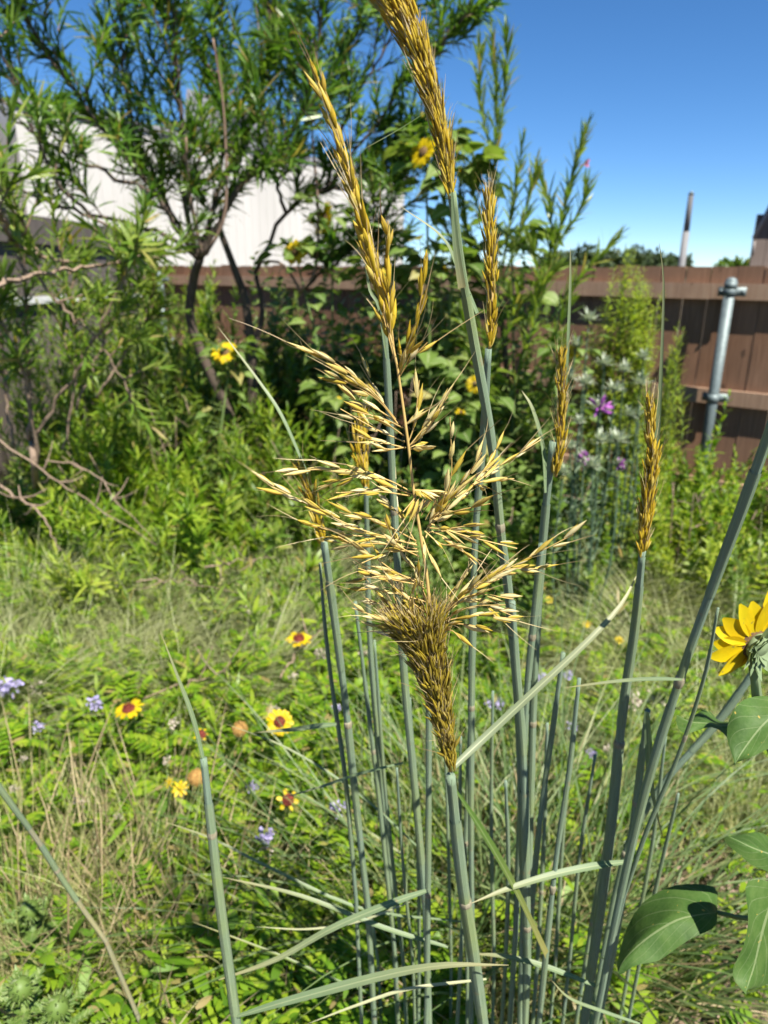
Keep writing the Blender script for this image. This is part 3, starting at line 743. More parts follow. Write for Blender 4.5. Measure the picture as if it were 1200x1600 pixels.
# ------------------------------------------------------------------ shrubs
def clump(name, label, cat, group, bpos, h, spread, nshoot, nl, L, W, mat, ang=.9, tipang=.4, bend=.4, lean=(0, 0), stem='green_stem', prof=LANCE, start=.25, fine=False):
    bpos = np.array([bpos[0], bpos[1], 0.0])
    t = thing(name, label, cat, bpos, group)
    st, lf = MB(), MB(); L = L * rnd(.75, 1.2); W = W * rnd(.7, 1.25)
    for i in range(nshoot):
        a = rnd(0, 6.28); r = spread * math.sqrt(rnd(0, 1))
        o = bpos + np.array([math.cos(a), math.sin(a), 0]) * r * .35
        hh = h * rnd(.5, 1.12) * (1 - .15 * (r / spread) ** 2)
        e = bpos + np.array([math.cos(a) * r + lean[0] * hh, math.sin(a) * r + lean[1] * hh, hh])
        mid = o * .5 + e * .5 + rng.normal(size=3) * .04 * h + np.array([0, 0, .06 * h])
        shoot(lf, st, smooth([o, mid, e], 12), int(nl * rnd(.8, 1.2)), L, W, ang, .0035, .0013, bend, start, tipang=tipang, prof=prof)
    st.build('stems', M[stem], t); lf.build('foliage', M[mat], t)
    return t
def spot(px, py, Y, z=None):      # ground spot for a plant whose top is seen at (px, py) at distance Y -> base, height
    p = at_y(px, py, Y); return (p[0], p[1], 0), p[2]

G1 = 'bright green leafy shrubs below the willow'
gold = [(210, 455, 5.6), (130, 490, 5.0), (290, 455, 5.8), (400, 480, 5.4), (40, 560, 4.4), (250, 500, 5.0), (330, 500, 5.3), (180, 560, 4.6), (420, 560, 4.9), (250, 590, 4.3), (470, 560, 4.6), (520, 600, 4.4), (330, 620, 4.1), (150, 640, 4.0), (440, 660, 3.8),
        (90, 650, 4.3), (220, 690, 3.5), (520, 700, 3.7), (360, 720, 3.4), (60, 740, 3.4), (290, 780, 3.0), (470, 790, 3.2), (130, 780, 3.1), (200, 800, 2.9), (560, 770, 3.5), (420, 840, 2.9), (20, 800, 3.2)]
for i, (px, py, Y) in enumerate(gold):
    bp, h = spot(px, py, Y)
    clump('leafy_shrub', 'bright green narrow leaved shrub in the mass below the willow', 'shrub', G1, bp, h * 1.14, .38, 24, 52, .095, .017, 'golden' if i % 3 else 'willow_light', .95, .5)
G2 = 'dark green shrubs in the middle of the border'
dark = [(600, 560, 4.4), (660, 520, 4.6), (580, 660, 3.9), (680, 640, 3.9), (730, 560, 4.3), (640, 740, 3.4), (740, 700, 3.5), (820, 640, 3.8), (700, 800, 3.0), (800, 740, 3.2), (850, 690, 3.4), (860, 800, 2.9), (600, 840, 2.9), (770, 840, 2.7)]
for i, (px, py, Y) in enumerate(dark):
    bp, h = spot(px, py, Y)
    clump('dark_shrub', 'dark green broad leaved shrub in the thicket behind the seed plume', 'shrub', G2, bp, h * 1.12, .38, 24, 42, .068, .034, 'dark' if i % 2 else 'sunleaf', 1.15, .6, .6, prof=OVATE)
G4 = 'tall leafy plants hiding the middle of the fence'
tall = [(430, 430, 4.9), (500, 440, 4.8), (560, 400, 4.5), (610, 380, 4.4), (650, 320, 4.1), (700, 300, 4.0), (735, 350, 3.9), (600, 470, 4.2), (660, 450, 3.9), (740, 450, 3.9), (800, 470, 3.8), (540, 510, 4.3), (840, 520, 3.7), (470, 500, 4.6), (710, 500, 3.7), (780, 560, 3.5)]
for px, py, Y in tall:
    bp, h = spot(px, py, Y)
    clump('tall_leafy_plant', 'tall loose plant with heart shaped leaves before the middle of the fence', 'plant', G4, bp, h * 1.05, .26, 11, 34, .085, .055, 'sunleaf', 1.25, .7, .6, prof=(.15, .85, 1, .8, .45, .04), start=.25)
G3 = 'mixed green shrubs before the fence on the right'
rt = [(1060, 690, 3.4, 'lime'), (1110, 670, 3.5, 'golden'), (1170, 650, 3.4, 'cover'), (1210, 690, 3.1, 'golden'), (1140, 740, 3.0, 'golden'), (1070, 780, 2.9, 'lime'), (1190, 780, 2.7, 'golden'), (1030, 720, 3.3, 'cover'), (1120, 830, 2.6, 'lime'), (1230, 850, 2.4, 'dark'), (960, 790, 3.1, 'golden'), (930, 840, 2.8, 'cover')]
for px, py, Y, mt_ in rt:
    bp, h = spot(px, py, Y)
    clump('border_shrub', 'small leaved green shrub before the board fence on the right', 'shrub', G3, bp, h * 1.05, .36, 20, 44, .055, .020, mt_, 1.0, .6, .5, prof=OVATE)
# yellow green fine bush
bp, h = spot(985, 425, 3.75)
t = clump('feathery_bush', 'tall airy yellow green bush with thread fine leaves before the fence', 'shrub', None, bp, h * 1.0, .19, 85, 60, .06, .0075, 'lime', 1.3, .9, .6, start=.62)
bp, h = spot(1050, 500, 3.7)
clump('feathery_bush', 'smaller airy yellow green bush leaning on the fence post side', 'shrub', None, bp, h * .97, .08, 26, 70, .06, .0075, 'lime', 1.15, .6, .5, start=.4)
bp, h = spot(95, 535, 4.6)
clump('twiggy_bush', 'olive brown fine twigged bush in front of the grey fence', 'shrub', None, bp, h, .34, 60, 70, .03, .004, 'grass', .8, .6, .3, start=.3)

# straggling seedlings in front of the shrubs
G5 = 'straggling leafy seedlings at the front of the border'
for px, py, Y, mt_ in [(90, 850, 2.9, 'golden'), (230, 850, 2.7, 'willow_light'), (330, 870, 2.6, 'golden'), (160, 890, 2.7, 'golden'), (500, 860, 2.7, 'willow_light'), (570, 890, 2.5, 'dark'), (640, 900, 2.5, 'golden'), (700, 880, 2.6, 'sunleaf'), (800, 900, 2.5, 'dark'), (880, 880, 2.6, 'golden'),
                       (950, 900, 2.5, 'cover'), (560, 1000, 2.2, 'cover'), (620, 1060, 2.0, 'golden'), (700, 1050, 2.0, 'cover'), (760, 1000, 2.2, 'golden'), (520, 1080, 1.95, 'golden'), (650, 970, 2.3, 'cover'), (720, 960, 2.3, 'dark'), (30, 870, 2.8, 'golden'), (410, 900, 2.5, 'golden'), (60, 840, 2.5, 'golden'), (150, 830, 2.55, 'lime'), (270, 830, 2.5, 'golden'), (380, 850, 2.45, 'willow_light'), (450, 930, 2.3, 'golden'), (110, 960, 2.3, 'golden'), (330, 960, 2.25, 'lime'), (20, 1000, 2.1, 'cover'), (240, 1010, 2.05, 'golden'), (430, 1050, 1.95, 'cover'), (160, 1080, 1.85, 'lime'), (330, 1090, 1.8, 'golden'), (90, 1130, 1.7, 'cover'), (240, 1190, 1.55, 'golden'), (480, 1180, 1.6, 'cover'), (400, 1250, 1.45, 'lime'), (160, 1280, 1.4, 'golden'), (560, 1300, 1.4, 'cover')]:
    bp, h = spot(px, py, Y)
    clump('leafy_seedling', 'loose leafy seedling between the shrubs and the grass', 'plant', G5, bp, max(.2, h), .2, 9, 26, .08, .014, mt_, 1.0, .5, stem='green_stem', start=.2)
# bare woody stems standing among the shrubs
for px, py, Y, lab in [(300, 640, 3.9, 'bare brown upright stems right of the leaning willow trunk'), (180, 700, 3.3, 'bare brown stems among the shrubs on the left'), (520, 620, 3.6, 'bare brown stems left of the golden plume'), (640, 600, 3.6, 'bare grey brown stems behind the golden plume'), (840, 760, 3.0, 'bare stems at the feet of the silvery thistles'), (1100, 760, 2.9, 'bare tan stems below the fence post')]:
    bp, h = spot(px, py, Y); t = thing('woody_stems', lab, 'plant', bp, 'bare woody stems among the shrubs'); b = MB(); o0 = np.array(bp)
    for q in range(7):
        e = o0 + np.array([rnd(-.3, .3), rnd(-.25, .1), h * rnd(.6, 1.1)]); pp = smooth([o0 + (rnd(-.03, .03), 0, 0), (o0 + e) / 2 + rng.normal(size=3) * .04, e], 10); tube(b, pp, [.0055, .0018], 5)
        for w_ in range(3):
            j = rng.integers(3, 9); d = unit(pp[j] - pp[j - 1] + rng.normal(size=3) * .6) * rnd(.06, .16); tube(b, [pp[j], pp[j] + d * .5 + (0, 0, .005), pp[j] + d], [.0022, .001], 4)
    b.build('stems', M['deadwood'], t)

# silvery thistles
def eryngo(label, heads, base_px, Y, purple=True):
    bs = at_y(*base_px, Y) * np.array([1, 1, 0])
    t = thing('silver_thistle', label, 'thistle', bs, 'silvery spiny thistles before the fence')
    st, lf = MB(), MB()
    for hx, hy, R, pf in heads:
        c = at_y(hx, hy, Y)
        p = smooth([bs, bs * .5 + c * .5 + rng.normal(size=3) * .03 * [1, 1, 0], c], 18)
        shoot(lf, st, p, 44, .045, .009, 1.2, .006, .003, .2, .25, tipang=.9, prof=LANCE)
        br = MB()
        for ring in range(3):
            n = 11; a = np.arange(n) * 6.283 / n + ring; el = (.1, .55, 1.0)[ring]
            D = np.stack([np.cos(a) * math.cos(el), np.sin(a) * math.cos(el), np.full(n, math.sin(el))], 1)
            strips(br, np.repeat([c], n, 0), D, [0, 0, 1.], R * 1.12 * rnd(.7, 1.25, n), R * .25, rnd(-.5, .3, n), (.6, 1, .7, .05))
        hd = MB()
        if pf: spindles(hd, np.repeat([c + [0, 0, .005]], 16, 0), unit(rng.normal(size=(16, 3)) + [0, -.4, .5]), R * .95, R * .30)
        else: spindles(br, np.repeat([c], 8, 0), unit(rng.normal(size=(8, 3)) + [0, 0, 1.0]), R * .5, R * .2)
        br.build('bract', M['silver'], t)
        if hd.n: hd.build('flower_head', M['purple'], t)
    st.build('stem', M['bluegreen'], t); lf.build('leaves', M['silver_leaf'], t)
eryngo('silvery thistle with the largest purple flower head', [(935, 640, .06, True), (915, 600, .045, False), (960, 610, .045, False)], (905, 860), 2.7)
eryngo('silvery thistle topped by pale star shaped bracts under the airy bush', [(920, 500, .05, False), (900, 540, .04, False), (945, 570, .045, False), (890, 590, .04, False)], (900, 800), 3.1)
eryngo('silvery thistle with pale bracts nearest to the tall golden plume on the right', [(1000, 600, .05, False), (975, 580, .045, False), (985, 650, .045, False), (1005, 560, .04, False)], (960, 850), 2.9)
eryngo('short silvery thistle with two small purple heads', [(912, 718, .035, True), (968, 727, .03, True), (940, 690, .045, False), (965, 690, .05, False), (890, 700, .04, False)], (905, 880), 2.6)
eryngo('dark blue green thistle stem carrying white bracts low down', [(905, 660, .03, False), (925, 730, .045, False), (880, 740, .035, False)], (905, 900), 2.5)

# ------------------------------------------------------------------ dry branches lying in the border
dead = [([(0, 690), (80, 745), (150, 790), (245, 850)], 2.6, 2.5, .007, 'pale dry branch sloping down from the left edge'),
        ([(70, 720), (140, 735), (190, 790), (240, 845)], 2.7, 2.6, .006, 'bent dry branch arching beside the green shoots'),
        ([(0, 760), (60, 800), (95, 860)], 2.5, 2.4, .009, 'thick bleached branch end low at the left edge'),
        ([(320, 888), (370, 878), (430, 870)], 2.4, 2.5, .006, 'reddish dry twig lying flat under the willow trunk'),
        ([(215, 905), (260, 905), (310, 912), (400, 935)], 2.3, 2.4, .005, 'thin dry twig lying across the grass under the shoots'),
        ([(222, 1090), (290, 1068), (345, 1048), (372, 1015), (388, 985)], 1.9, 2.0, .0055, 'orange brown bent twig lying over the feathery grass'),
        ([(440, 1060), (470, 1010), (500, 985)], 2.0, 2.1, .007, 'short grey brown twig beside the upper yellow flower'),
        ([(340, 1235), (375, 1205), (400, 1165)], 1.6, 1.65, .0035, 'thin curved grey twig under the leaning blade')]
for pts, y0, y1, r, lab in dead:
    p = path_px(pts, y0, y1, 16) + rng.normal(size=(16, 3)) * .004
    b = MB(); tube(b, p, [r * .6, r * .2], 6)
    for q in range(5):
        j = rng.integers(4, 12); d = unit(p[j] - p[j - 1] + rng.normal(size=3) * .7); tube(b, smooth([p[j], p[j] + d * .05, p[j] + d * .1 + (0, 0, .02)], 5), [r * .5, r * .2], 5)
    b.build('dry_branch', M['deadwood']); o = bpy.data.objects['dry_branch' if 'dry_branch' not in ORG or True else '']
for o, (_, _, _, _, lab) in zip([o for o in COL.objects if o.name.startswith('dry_branch')], dead):
    tag(o, lab, 'branch', 'dry branches lying in the border')

# ------------------------------------------------------------------ feather grass
def feather_tuft(n=900, L=.50, wind=(1.0, .1)):
    t = thing('feather_grass_tuft', '', 'grass tuft', (0, 0, 0)); t['kind'] = 'thing'
    b = MB(); a = rnd(0, 6.28, n); r = rnd(0, .06, n)
    P = np.stack([np.cos(a) * r, np.sin(a) * r, np.zeros(n)], 1)
    w = rnd(.1, 1.0, n)
    D = unit(np.stack([np.cos(a) * rnd(.1, .6, n) + wind[0] * w, np.sin(a) * rnd(.1, .6, n) + wind[1] * w, np.full(n, 1.25)], 1))
    strips(b, P, D, np.array([0, 0, 1.]) + rng.normal(size=(n, 3)) * .22, L * rnd(.4, 1.1, n), rnd(.0012, .0024, n), rnd(.7, 2.0, n), (1, 1, .95, .85, .7, .45, .1))
    b.build('blades', M['feather'], t)
    b = MB(); k = 320; a = rnd(0, 6.28, k)
    P = np.stack([np.cos(a) * .03, np.sin(a) * .03, np.zeros(k)], 1)
    D = unit(np.stack([np.cos(a) * rnd(.1, .4, k) + wind[0] * .7, np.sin(a) * rnd(.1, .4, k) + wind[1], np.full(k, 1.2)], 1))
    strips(b, P, D, np.array([0, 0, 1.]) + rng.normal(size=(k, 3)) * .1, L * rnd(.75, 1.2, k), .0032, rnd(.8, 1.9, k), (.3, .3, .35, .5, 1.0, 1.4, 1.2, .7, .1))
    b.build('plumes', M['plume'], t)
    return t
protos = [feather_tuft(900, .58), feather_tuft(820, .62, (.8, -.3)), feather_tuft(780, .55, (1.2, .25))]
tufts = [(40, 960, 2.75), (120, 930, 2.8), (210, 910, 2.85), (290, 930, 2.75), (360, 900, 2.9), (70, 1010, 2.45), (160, 1000, 2.45), (250, 1010, 2.4), (330, 1000, 2.45), (410, 980, 2.5), (20, 1080, 2.2), (110, 1070, 2.2), (210, 1080, 2.15), (300, 1090, 2.1), (390, 1080, 2.1), (460, 1010, 2.4),
         (470, 930, 2.7), (-20, 1160, 1.9)]
tuft_r = [(930, 930, 2.6), (1000, 960, 2.5), (1080, 950, 2.5), (960, 1050, 2.2), (1040, 1060, 2.15), (1110, 1070, 2.2), (1150, 950, 2.6), (1000, 1180, 1.85), (1090, 1190, 1.8), (1150, 1260, 1.6), (900, 1010, 2.4), (1180, 1150, 1.9), (840, 960, 2.6)]
used = set()
for k, (px, py, Y) in enumerate(tufts + tuft_r):
    i = k % 3; p = at_z(px, py + 60, 0); left = k < len(tufts)
    lab = 'pale feathery grass tuft bending to the right below the shrubs' if left else 'pale feathery grass tuft behind the stems on the right'
    grp = 'feathery grass tufts on the left' if left else 'feathery grass tufts on the right'
    rz = rnd(-.6, .6) if left else rnd(0, 6.28); s = rnd(.8, 1.1)
    if i not in used:
        used.add(i); o = protos[i]; o.location = Vector(p); o.rotation_euler = (0, 0, rz); o.scale = (s,) * 3; o['label'] = lab; o['group'] = grp
    else: dup(protos[i], p, rz, s, lab, grp)

def fine_tuft(n, L):
    t = thing('fine_grass_tuft', '', 'grass tuft'); t['kind'] = 'thing'
    b = MB(); a = rnd(0, 6.28, n); r = rnd(0, .035, n)
    P = np.stack([np.cos(a) * r, np.sin(a) * r, 0 * a], 1); D = np.stack([np.cos(a) * rnd(.05, .9, n), np.sin(a) * rnd(.05, .9, n), np.full(n, 1.0)], 1)
    strips(b, P, D, np.array([0, 0, 1.]) + rng.normal(size=(n, 3)) * .3, L * rnd(.4, 1.15, n), rnd(.0012, .0030, n), rnd(.1, 1.5, n), GRASS)
    b.build('blades', M['grass'], t)
    b = MB(); k = n // 5; a = rnd(0, 6.28, k); P = np.stack([np.cos(a), np.sin(a), 0 * a], 1) * .03
    D = np.stack([np.cos(a) * rnd(.05, .8, k), np.sin(a) * rnd(.05, .8, k), np.full(k, 1.0)], 1)
    strips(b, P, D, np.array([0, 0, 1.]) + rng.normal(size=(k, 3)) * .3, L * rnd(.7, 1.2, k), rnd(.001, .002, k), rnd(.1, 1.4, k), (1, .9, .8, 1.6, 1.8, .1))
    b.build('seed_stalks', M['straw'], t); return t
fp = [fine_tuft(230, .46), fine_tuft(200, .42)]
ft = [(270, 1400), (250, 1500), (150, 1520), (330, 1560), (210, 1620), (120, 1410), (60, 1360), (180, 1330), (360, 1470), (30, 1500), (90, 1620), (430, 1630), (300, 1660), (200, 1450), (20, 1600), (510, 1650), (700, 1400), (760, 1420), (800, 1340), (640, 1520), (860, 1480), (780, 1650)]
for k, (px, py) in enumerate(ft):
    p = at_z(px, py + 40, 0); lab, grp = ('fine green and straw grass tuft in the lower left foreground', 'fine grass tufts in the lower left') if k < 16 else ('fine grass tuft between the feet of the golden stalks', 'fine grass tufts between the stalks')
    if k < 2: o = fp[k]; o.location = Vector(p); o['label'] = lab; o['group'] = grp
    else: dup(fp[k % 2], p, rnd(0, 6.28), rnd(.8, 1.15), lab, grp)

# ------------------------------------------------------------------ ground cover, grass, straw
def field(n, ymin, ymax, test=None):
    Y = ymin + (ymax - ymin) * rnd(0, 1, n) ** 1.0
    X = (rnd(-1, 1, n)) * (.62 * Y + .35)
    P = np.stack([X, Y, np.zeros(n)], 1)
    if test is not None:
        px, py, d = to_px(P); P = P[test(px, py)]
    return P
def cover():
    b = MB()
    def keep(x, y):
        w = np.where(x > 690, np.where(y > 1250, .22, .55), 1.0); w = np.where((x < 330) & (y > 1330), .35, w)
        w = np.where((x > 1000) & (y > 1400), .06, w); w = np.where((y < 1130) & (x < 500), .22, w); w = np.where((y < 1080) & (x > 880), .3, w)
        return rng.uniform(size=len(x)) < w
    P = field(900, .75, 3.6, keep)
    P = P[:620]; n = len(P); K = 84
    R = rnd(.07, .17, n); Hh = rnd(.14, .36, n)
    Q = np.repeat(P, K, 0); m_ = n * K
    a = rnd(0, 6.28, m_); rr = np.sqrt(rnd(0, 1, m_)); RR = np.repeat(R, K); HH = np.repeat(Hh, K)
    z = HH * (1 - .55 * rr ** 2) * rnd(.45, 1.05, m_)
    Q = Q + np.stack([np.cos(a) * rr * RR, np.sin(a) * rr * RR, z], 1)
    el = rnd(-.1, 1.1, m_); a2 = a + rng.normal(size=m_) * .8
    D = np.stack([np.cos(a2) * np.cos(el), np.sin(a2) * np.cos(el), np.sin(el)], 1)
    ps = np.repeat(rnd(.75, 1.35, n), K)
    strips(b, Q, D, np.array([0, 0, 1.]) + rng.normal(size=(m_, 3)) * .3, rnd(.025, .06, m_) * ps, rnd(.008, .017, m_) * ps, rnd(.1, 1.1, m_), LANCE)
    # ferny leaves: a rib with leaflets
    P = field(4200, .8, 2.6, keep); n = len(P)
    a = rnd(0, 6.28, n); el = rnd(.5, 1.2, n); L = rnd(.07, .14, n)
    D = np.stack([np.cos(a) * np.cos(el), np.sin(a) * np.cos(el), np.sin(el)], 1); S = unit(np.cross(D, [0, 0, 1.]))
    P = P + np.stack([np.zeros(n), np.zeros(n), rnd(.06, .30, n)], 1)
    for q in range(1, 8):
        f = q / 7.5
        C = P + D * (L * f)[:, None] - np.array([0, 0, 1.]) * (L * f * f * .35)[:, None]
        for s in (-1, 1):
            strips(b, C, unit(D * .7 + S * s + [0, 0, -.15]), np.array([0, 0, 1.]) + rng.normal(size=(n, 3)) * .1, L * .38 * (1 - .6 * f), L * .09, .4, LANCE)
    return b
tag(cover().build('leafy_ground_cover', M['cover']), 'low bright green ferny leaves carpeting the foreground soil', 'ground cover', kind='stuff')
b = MB()
P = field(10500, .7, 5.0, lambda x, y: ~((x > 990) & (y > 1380) & (rng.uniform(size=len(x)) < .88))); n = len(P); a = rnd(0, 6.28, n); el = rnd(.7, 1.4, n)
D = np.stack([np.cos(a) * np.cos(el), np.sin(a) * np.cos(el), np.sin(el)], 1)
strips(b, P, D, np.array([0, 0, 1.]) + rng.normal(size=(n, 3)) * .2, rnd(.16, .52, n), rnd(.0016, .0038, n), rnd(.3, 1.8, n), GRASS)
tag(b.build('grass', M['grass']), 'thin green and yellowing grass blades between the flowers', 'grass', kind='stuff')
b = MB()
P = field(4500, .7, 4.0, lambda x, y: ~((x > 1000) & (y > 1330) & (rng.uniform(size=len(x)) < .6))); n = len(P); a = rnd(0, 6.28, n); el = rnd(.1, 1.2, n)
D = np.stack([np.cos(a) * np.cos(el), np.sin(a) * np.cos(el), np.sin(el)], 1)
strips(b, P + [0, 0, .01], D, np.array([0, 0, 1.]) + rng.normal(size=(n, 3)) * .3, rnd(.08, .3, n), rnd(.0012, .0028, n), rnd(0, 1.4, n), GRASS)
tag(b.build('dry_grass', M['straw']), 'dry tan grass stalks tangled through the green', 'grass', kind='stuff')
b = MB()
P = field(7000, .7, 4.0); n = len(P); a = rnd(0, 6.28, n)
D = np.stack([np.cos(a), np.sin(a), rnd(-.1, .25, n)], 1)
strips(b, P + np.stack([0 * a, 0 * a, rnd(.012, .03, n)], 1), D, np.array([0, 0, 1.]) + rng.normal(size=(n, 3)) * .5, rnd(.015, .06, n), rnd(.004, .013, n), rnd(-.3, .3, n), (.8, 1, .6))
tag(b.build('wood_chip_litter', plain_mat('wood_chip', [(.22, .15, .11), (.42, .31, .25)], .9, 30, isl=.8)), 'brown wood chips and dead leaf litter on the soil', 'mulch', kind='stuff')

# ------------------------------------------------------------------ small flowers
def small_flower(name, label, cat, group, px, py, z, R, axv, petals=True, mat='yellow', dmat='maroon', disk=.42, n=13, dome=.6):
    c = at_z(px, py, z); bs = np.array([c[0] + rnd(-.03, .03), c[1] + .04, 0])
    t = thing(name, label, cat, bs, group)
    axv = unit(axv)
    b = MB(); tube(b, smooth([bs, bs * .4 + c * .6 + rng.normal(size=3) * .01, c - axv * R * .2], 10), .0022, 5); b.build('stem', M['green_stem'], t)
    if petals: flower_head(t, c, axv, R, disk, mat, dmat, n, False, .35)
    b = MB(); X = unit(np.cross(axv, [.3, .2, .9])); 
    if petals:
        k = 160; u = rng.normal(size=(k, 3)); u = unit(u); u = u[(u @ axv) > .05]
        spindles(b, c + u * R * disk * .8 * np.array([1, 1, 1]), u, R * .12, R * .07); b.build('florets', M[dmat], t)
    else:
        ball(b, c, R, (1, 1, .95), 14, 10, axv); u = unit(rng.normal(size=(240, 3))); spindles(b, c + u * R * .93, u, R * .22, R * .12); b.build('seed_head', M[dmat], t)
    return t
GF = 'yellow blanket flowers with dark centres'
small_flower('blanket_flower', 'yellow blanket flower with raised maroon centre at the end of the orange twig', 'flower', GF, 201, 1108, .36, .040, (-.12, -.12, .97), n=12, disk=.45)
small_flower('blanket_flower', 'upper yellow blanket flower with maroon centre beside the golden plume', 'flower', GF, 467, 998, .38, .042, (.05, -.15, .96), n=12, disk=.45)
small_flower('blanket_flower', 'fully open yellow blanket flower facing up, ringed with yellow tips', 'flower', GF, 437, 1128, .40, .036, (0, -.72, .7), n=15, disk=.42)
small_flower('blanket_flower', 'half shaded blanket flower with few drooping golden petals', 'flower', GF, 450, 1250, .36, .026, (.2, -.6, .5), n=6, disk=.55)
small_flower('blanket_flower', 'small bright yellow flower low under the round seed head', 'flower', GF, 281, 1232, .34, .020, (.1, -.6, .8), n=9, disk=.3, dmat='yellow')
small_flower('blanket_flower', 'tiny yellow flower tucked left beside the low yellow one', 'flower', GF, 264, 1222, .33, .014, (-.3, -.6, .8), n=7, disk=.3, dmat='yellow')
small_flower('blanket_flower', 'fading blanket flower with brown centre behind the dark leaning blade', 'flower', GF, 314, 1148, .36, .02, (0, -.4, .9), n=7, disk=.7)
GS = 'round orange brown seed heads'
small_flower('seed_ball', 'round tan seed head standing alone left of the open yellow flower', 'seed head', GS, 375, 1139, .38, .0185, (0, -.3, 1), petals=False, dmat='orange_ball')
small_flower('seed_ball', 'round tan seed head just above the low yellow flowers', 'seed head', GS, 307, 1215, .36, .0185, (0, -.3, 1), petals=False, dmat='orange_ball')
orange = [(858, 937, .35, 'small orange yellow flower behind the pale stems'), (968, 1000, .3, 'tiny orange flower right of the long flag leaf'), (917, 975, .32, 'small orange flower beside the long flag leaf'), (342, 935, .3, 'tiny yellow flower dot in the grass under the shoots')]
for px, py, z, lab in orange: small_flower('orange_flower', lab, 'flower', 'small orange flowers', px, py, z, .016, (0, -.6, .7), n=8, disk=.4, dmat='yellow')

def blossom_cluster(name, label, cat, group, px, py, z, R, mat, n=60):
    c = at_z(px, py, z); bs = np.array([c[0] + rnd(-.02, .02), c[1] + .03, 0])
    t = thing(name, label, cat, bs, group)
    b = MB(); tube(b, smooth([bs, (bs + c) / 2 + rng.normal(size=3) * .01, c], 8), .0016, 5)
    k = 5
    for q in range(k): tube(b, [c - (0, 0, R * .9), c + unit(rng.normal(size=3) + [0, 0, .8]) * R * .6], .0008, 4, False)
    b.build('stem', M['green_stem'], t)
    b = MB(); u = unit(rng.normal(size=(n, 3)) * [1, 1, .6]) * rnd(.2, 1, (n, 1)) * R
    strips(b, c + u, unit(u + rng.normal(size=(n, 3)) * R * .7), rng.normal(size=(n, 3)) + [0, -.4, .8], R * rnd(.35, .6, n), R * rnd(.25, .4, n), .5, PETAL)
    b.build('blossom', M[mat], t)
GL = 'lavender mist flowers'
for px, py, R, lab in [(10, 1072, .035, 'lavender flower cluster at the left edge, the largest of them'), (150, 1100, .022, 'lavender flower cluster left of the yellow flower on the twig'), (528, 1262, .02, 'lavender flower pair beside the grass stems low in the middle'), (416, 1305, .02, 'lavender flower above a pink one left of the crossing blades'),
                       (773, 1097, .024, 'flat lavender flower between the pale stems'), (842, 1060, .022, 'lavender flower touching the long flag leaf'), (886, 1055, .017, 'small lavender flower just right of the long flag leaf'), (395, 1230, .013, 'tiny lavender flower under the curved grey twig'),
                       (895, 1135, .014, 'tiny lavender flower between dark leaning blades'), (925, 1177, .013, 'tiny lavender flower below its neighbour among the right stems'), (525, 1105, .012, 'tiny lavender flower right of the open yellow flower'), (60, 1135, .016, 'faint lavender flower low beside the left edge')]:
    blossom_cluster('mist_flower', lab, 'flower', GL, px, py, .32, R, 'lavender')
GW = 'small white and pinkish blossoms'
for px, py, R, lab in [(58, 1075, .028, 'pinkish white blossom pair beside the left lavender cluster'), (68, 1073, .02, 'pale pink blossom touching the pinkish white pair'), (270, 1133, .026, 'white lacy blossom above the round seed heads'), (430, 1107, .016, 'white bud just above the open yellow flower'),
                       (502, 1020, .03, 'pinkish white blossom cluster beside the upper yellow flower'), (570, 1020, .03, 'pale blossom cluster behind the bottom of the golden plume'), (458, 1057, .02, 'dry pinkish blossom at the end of the grey twig'), (385, 955, .022, 'creamy blossom above the dark strap leaves'),
                       (262, 1188, .016, 'white blossom under the leaning dark blade'), (128, 1252, .022, 'white petalled blossom low on the left'), (35, 1185, .014, 'tiny white blossom near the left edge'), (22, 1232, .014, 'pinkish tiny blossom above the diagonal stem'),
                       (80, 880, .04, 'pale pink dried blossom cluster under the dry branches'), (415, 1330, .018, 'pink blossom below the lavender one'), (346, 1198, .014, 'tiny greenish white blossom near the thin twig'), (185, 1275, .012, 'tiny white blossom over the ferny leaves'),
                       (610, 945, .02, 'pale blossom half hidden behind the grass seeds'), (950, 1170, .02, 'tan dried blossom between the right stems'), (990, 1090, .04, 'cream dried flower head behind the right stems'), (1025, 1088, .035, 'tan dried flower head right of the cream one')]:
    blossom_cluster('pale_blossom', lab, 'flower', GW, px, py, .30, R * .72, 'white', 40)

# spiny rosettes low left
def rosette(label, px, py, z, n, L, W):
    c = at_z(px, py, z); bs = np.array([c[0], c[1], 0]); t = thing('spiny_thistle', label, 'thistle', bs, 'spiny green thistle rosettes')
    b = MB(); tube(b, [bs, c], .006, 6); b.build('stem', M['green_stem'], t)
    b = MB(); a = np.arange(n) * GA; el = np.linspace(-.1, 1.0, n)
    D = np.stack([np.cos(a) * np.cos(el), np.sin(a) * np.cos(el), np.sin(el)], 1); LL = L * np.linspace(1.1, .5, n)
    zz = np.linspace(-.10, 0, n)
    P = c + np.stack([0 * a, 0 * a, zz], 1)
    strips(b, P, D, [0, 0, 1.], LL, W, .35, (.4, 1, .9, .7, .4, .05), .3)
    S = np.cross(D, [0, 0, 1.])
    for q in range(1, 7):
        f = q / 7.2; Cq = P + D * (LL * f)[:, None] - np.array([0, 0, 1.]) * (LL * f * f * .17)[:, None]
        for s in (-1, 1): strips(b, Cq, unit(D * .6 + S * s), [0, 0, 1.], LL * .3 * (1 - .5 * f), W * .5, rnd(-.3, .3, n), (1, .5, .05), .2)
    b.build('leaves', M['thistle'], t)
    b = MB(); ball(b, c + (0, 0, .02), .018, (1, 1, 1.1), 10, 8); u = unit(rng.normal(size=(70, 3))); spindles(b, c + (0, 0, .02) + u * .016, u, .012, .0035); b.build('bud', M['thistle'], t)
rosette('spiny pale green thistle with pointed lobed leaves low on the left', 48, 1435, .32, 16, .10, .02)
